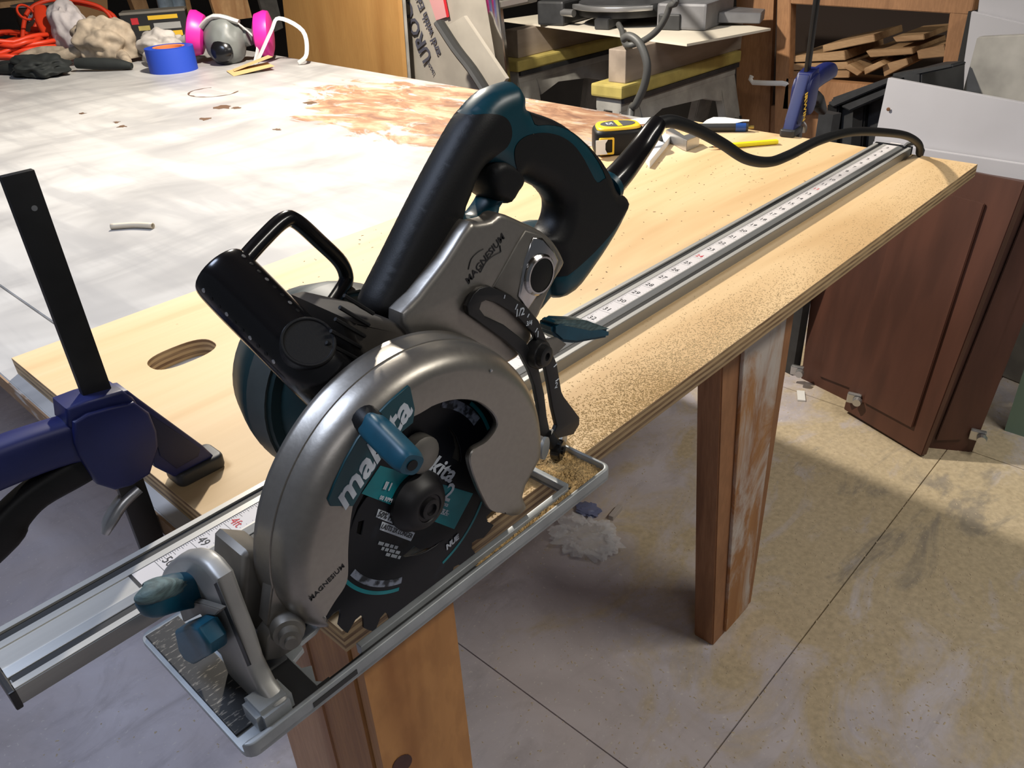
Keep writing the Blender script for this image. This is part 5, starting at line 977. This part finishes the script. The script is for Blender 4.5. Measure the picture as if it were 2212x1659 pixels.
P3 = [(1.6775,0.0584,-0.7962),(1.7056,0.0081,-0.7868),(1.8092,-0.0143,-0.2075),(1.7889,0.0237,-0.209)]
door('cabinet_door', 'narrow reddish brown door standing at the far side of the largest one', F3, P3, None, [Vector([(1.7166,-0.0198,-0.7698)][0])])
tag(add('door_molding', slab([(1.7508,0.1388,-0.1729),(1.7305,0.0189,-0.1692),(1.7293,0.0159,-0.1799),(1.7496,0.1358,-0.1842)], 0.018, 0.002, (1, 0, 0)), DOORW), 'brown moulded door rail showing under the white boards', 'moulding')
tag(add('green_panel', box(1.86, 1.88, -0.6, -0.05, FLOOR, -0.2), mat('pale_green_paint', (0.20, 0.30, 0.24), 0.6)), 'pale green painted panel beyond the brown doors', 'panel')
tag(add('dark_steel_post', slab([(1.80, 0.52, FLOOR), (1.79, 0.48, FLOOR), (1.80, 0.48, -0.1), (1.81, 0.52, -0.1)], 0.03, 0, (1, 0, 0)), DARKP), 'black steel strip standing beside the leaning doors', 'post')

# ------------------------------------------------------------------ floor litter
def fp(x, y): return (x, y, FLOOR)
tag(add('wood_stick', obox((0.985, 0.505, FLOOR + 0.006), (0.045, 0.012, 0.012), (0, 0, 0.15), 0.001), mat('pale_stick', (0.45, 0.40, 0.36), 0.7)), 'small pale stick lying on the floor under the bench', 'stick')
tag(add('plastic_film', blobm((0.875, 0.50, FLOOR + 0.012), (0.055, 0.07, 0.014), 0.5, 2.6, 5, 6, -0.011, 5), CLEARP, None, 60), 'crumpled clear plastic film on the floor', 'plastic film')
tag(add('blue_wrapper', blobm((0.955, 0.56, FLOOR + 0.006), (0.022, 0.028, 0.007), 0.5, 3, 3, 9, -0.005), mat('blue_wrapper_film', (0.16, 0.18, 0.30), 0.3), None, 20), 'scrap of blue printed wrapper next to the clear film', 'wrapper')
tag(add('white_strip', obox((1.70, 0.41, FLOOR + 0.003), (0.05, 0.02, 0.004), (0, 0, 0.5)), PAPER), 'white paper strip on the floor before the doors', 'strip')

# sawdust: loose chips nobody could count
r = random.Random(11); pts = []
while len(pts) < 13000:
    x = r.uniform(0.06, 1.19); y = min(0.094, abs(r.gauss(0, 1)) * 0.034 + 0.002)
    dens = 0.12 + 0.88 * max(0, 1 - abs(x - 0.36) / 0.30)
    if r.random() < dens * (1.0 if y < 0.06 else 0.5): pts.append((x, y, 0.0001))
d1 = add('sawdust_on_sheet', flakes(pts, 0.00035, 0.0008, 0.6, 2), DUSTF); tag(d1, 'golden sawdust scattered along the cut edge of the plywood', 'sawdust', kind='stuff')
pts = []
while len(pts) < 9000:
    x = r.uniform(0.193, 0.2245); y = r.uniform(-0.030, 0.060); h = 0.0045 + 0.0035 * max(0, noise.noise(Vector((x * 60, y * 60, 0))) + 0.45)
    pts.append((x, y, r.uniform(0.0041, h)))
for _ in range(1800):
    x = r.uniform(0.09, 0.20); y = r.uniform(-0.0300, -0.0248); pts.append((x, y, r.uniform(0.0042, 0.0042 + 0.004 * max(0, (x - 0.10) / 0.1))))
d2 = add('sawdust_on_saw', flakes(pts, 0.0006, 0.0016, 0.7, 4), DUSTM); tag(d2, 'heaped coarse sawdust on the far end of the saw base', 'sawdust', kind='stuff')
pts = []
for _ in range(5200):
    if r.random() < 0.55: x = r.gauss(1.15, 0.45); y = r.gauss(-0.02, 0.30)
    else: x = r.uniform(-0.5, 1.8); y = r.uniform(-0.6, 0.9)
    pts.append((x, y, FLOOR + 0.0002))
d3 = add('sawdust_on_floor', flakes(pts, 0.0009, 0.0024, 0.5, 6), mat('pale_floor_chips', (0.56, 0.46, 0.32), 0.9)); tag(d3, 'fine sawdust and chips strewn over the grey floor', 'sawdust', kind='stuff')
pts = [(r.uniform(0.2, 1.15), r.uniform(0.17, 0.55), 0.0001) for _ in range(420)]
d4 = add('bench_specks', flakes(pts, 0.0005, 0.0016, 0.3, 8), mat('dark_specks', (0.14, 0.085, 0.045), 0.9)); tag(d4, 'dark specks and chips scattered over the bare plywood', 'debris', kind='stuff')

# ------------------------------------------------------------------ lamps above the frame
wl = thing('work_lamp', 'clamp work lamp with metal bell shade hanging over the white table', 'lamp', (KEY[0], KEY[1], 1.62))
add('shade', lathe([(0.03, 0.10), (0.05, 0.07), (0.11, 0.02), (0.13, -0.03), (0.128, -0.03), (0.108, 0.018), (0.048, 0.066)], KEY, (0, 0, 1), 32), STEEL, wl, 40)
add('flex', sweep([(KEY[0], KEY[1], KEY[2] + 0.1), (KEY[0], KEY[1], 1.62)], 0.004, 8), RUBBER, wl)
for nm, lab, (x0, x1, y0, y1) in (('tube_light', 'long ceiling tube light above the open floor', (0.70, 2.0, -1.23, -1.07)), ('panel_light', 'square cool white ceiling light near the table end', (-0.82, -0.18, 0.43, 1.07)), ('strip_light', 'short ceiling strip light at the open side of the shop', (-1.4, -0.4, -1.58, -1.22))):
    t = thing(nm, lab, 'lamp', ((x0 + x1) / 2, (y0 + y1) / 2, 1.62))
    add('housing', box(x0, x1, y0, y1, 1.57, 1.62, 0.005), MELA, t)
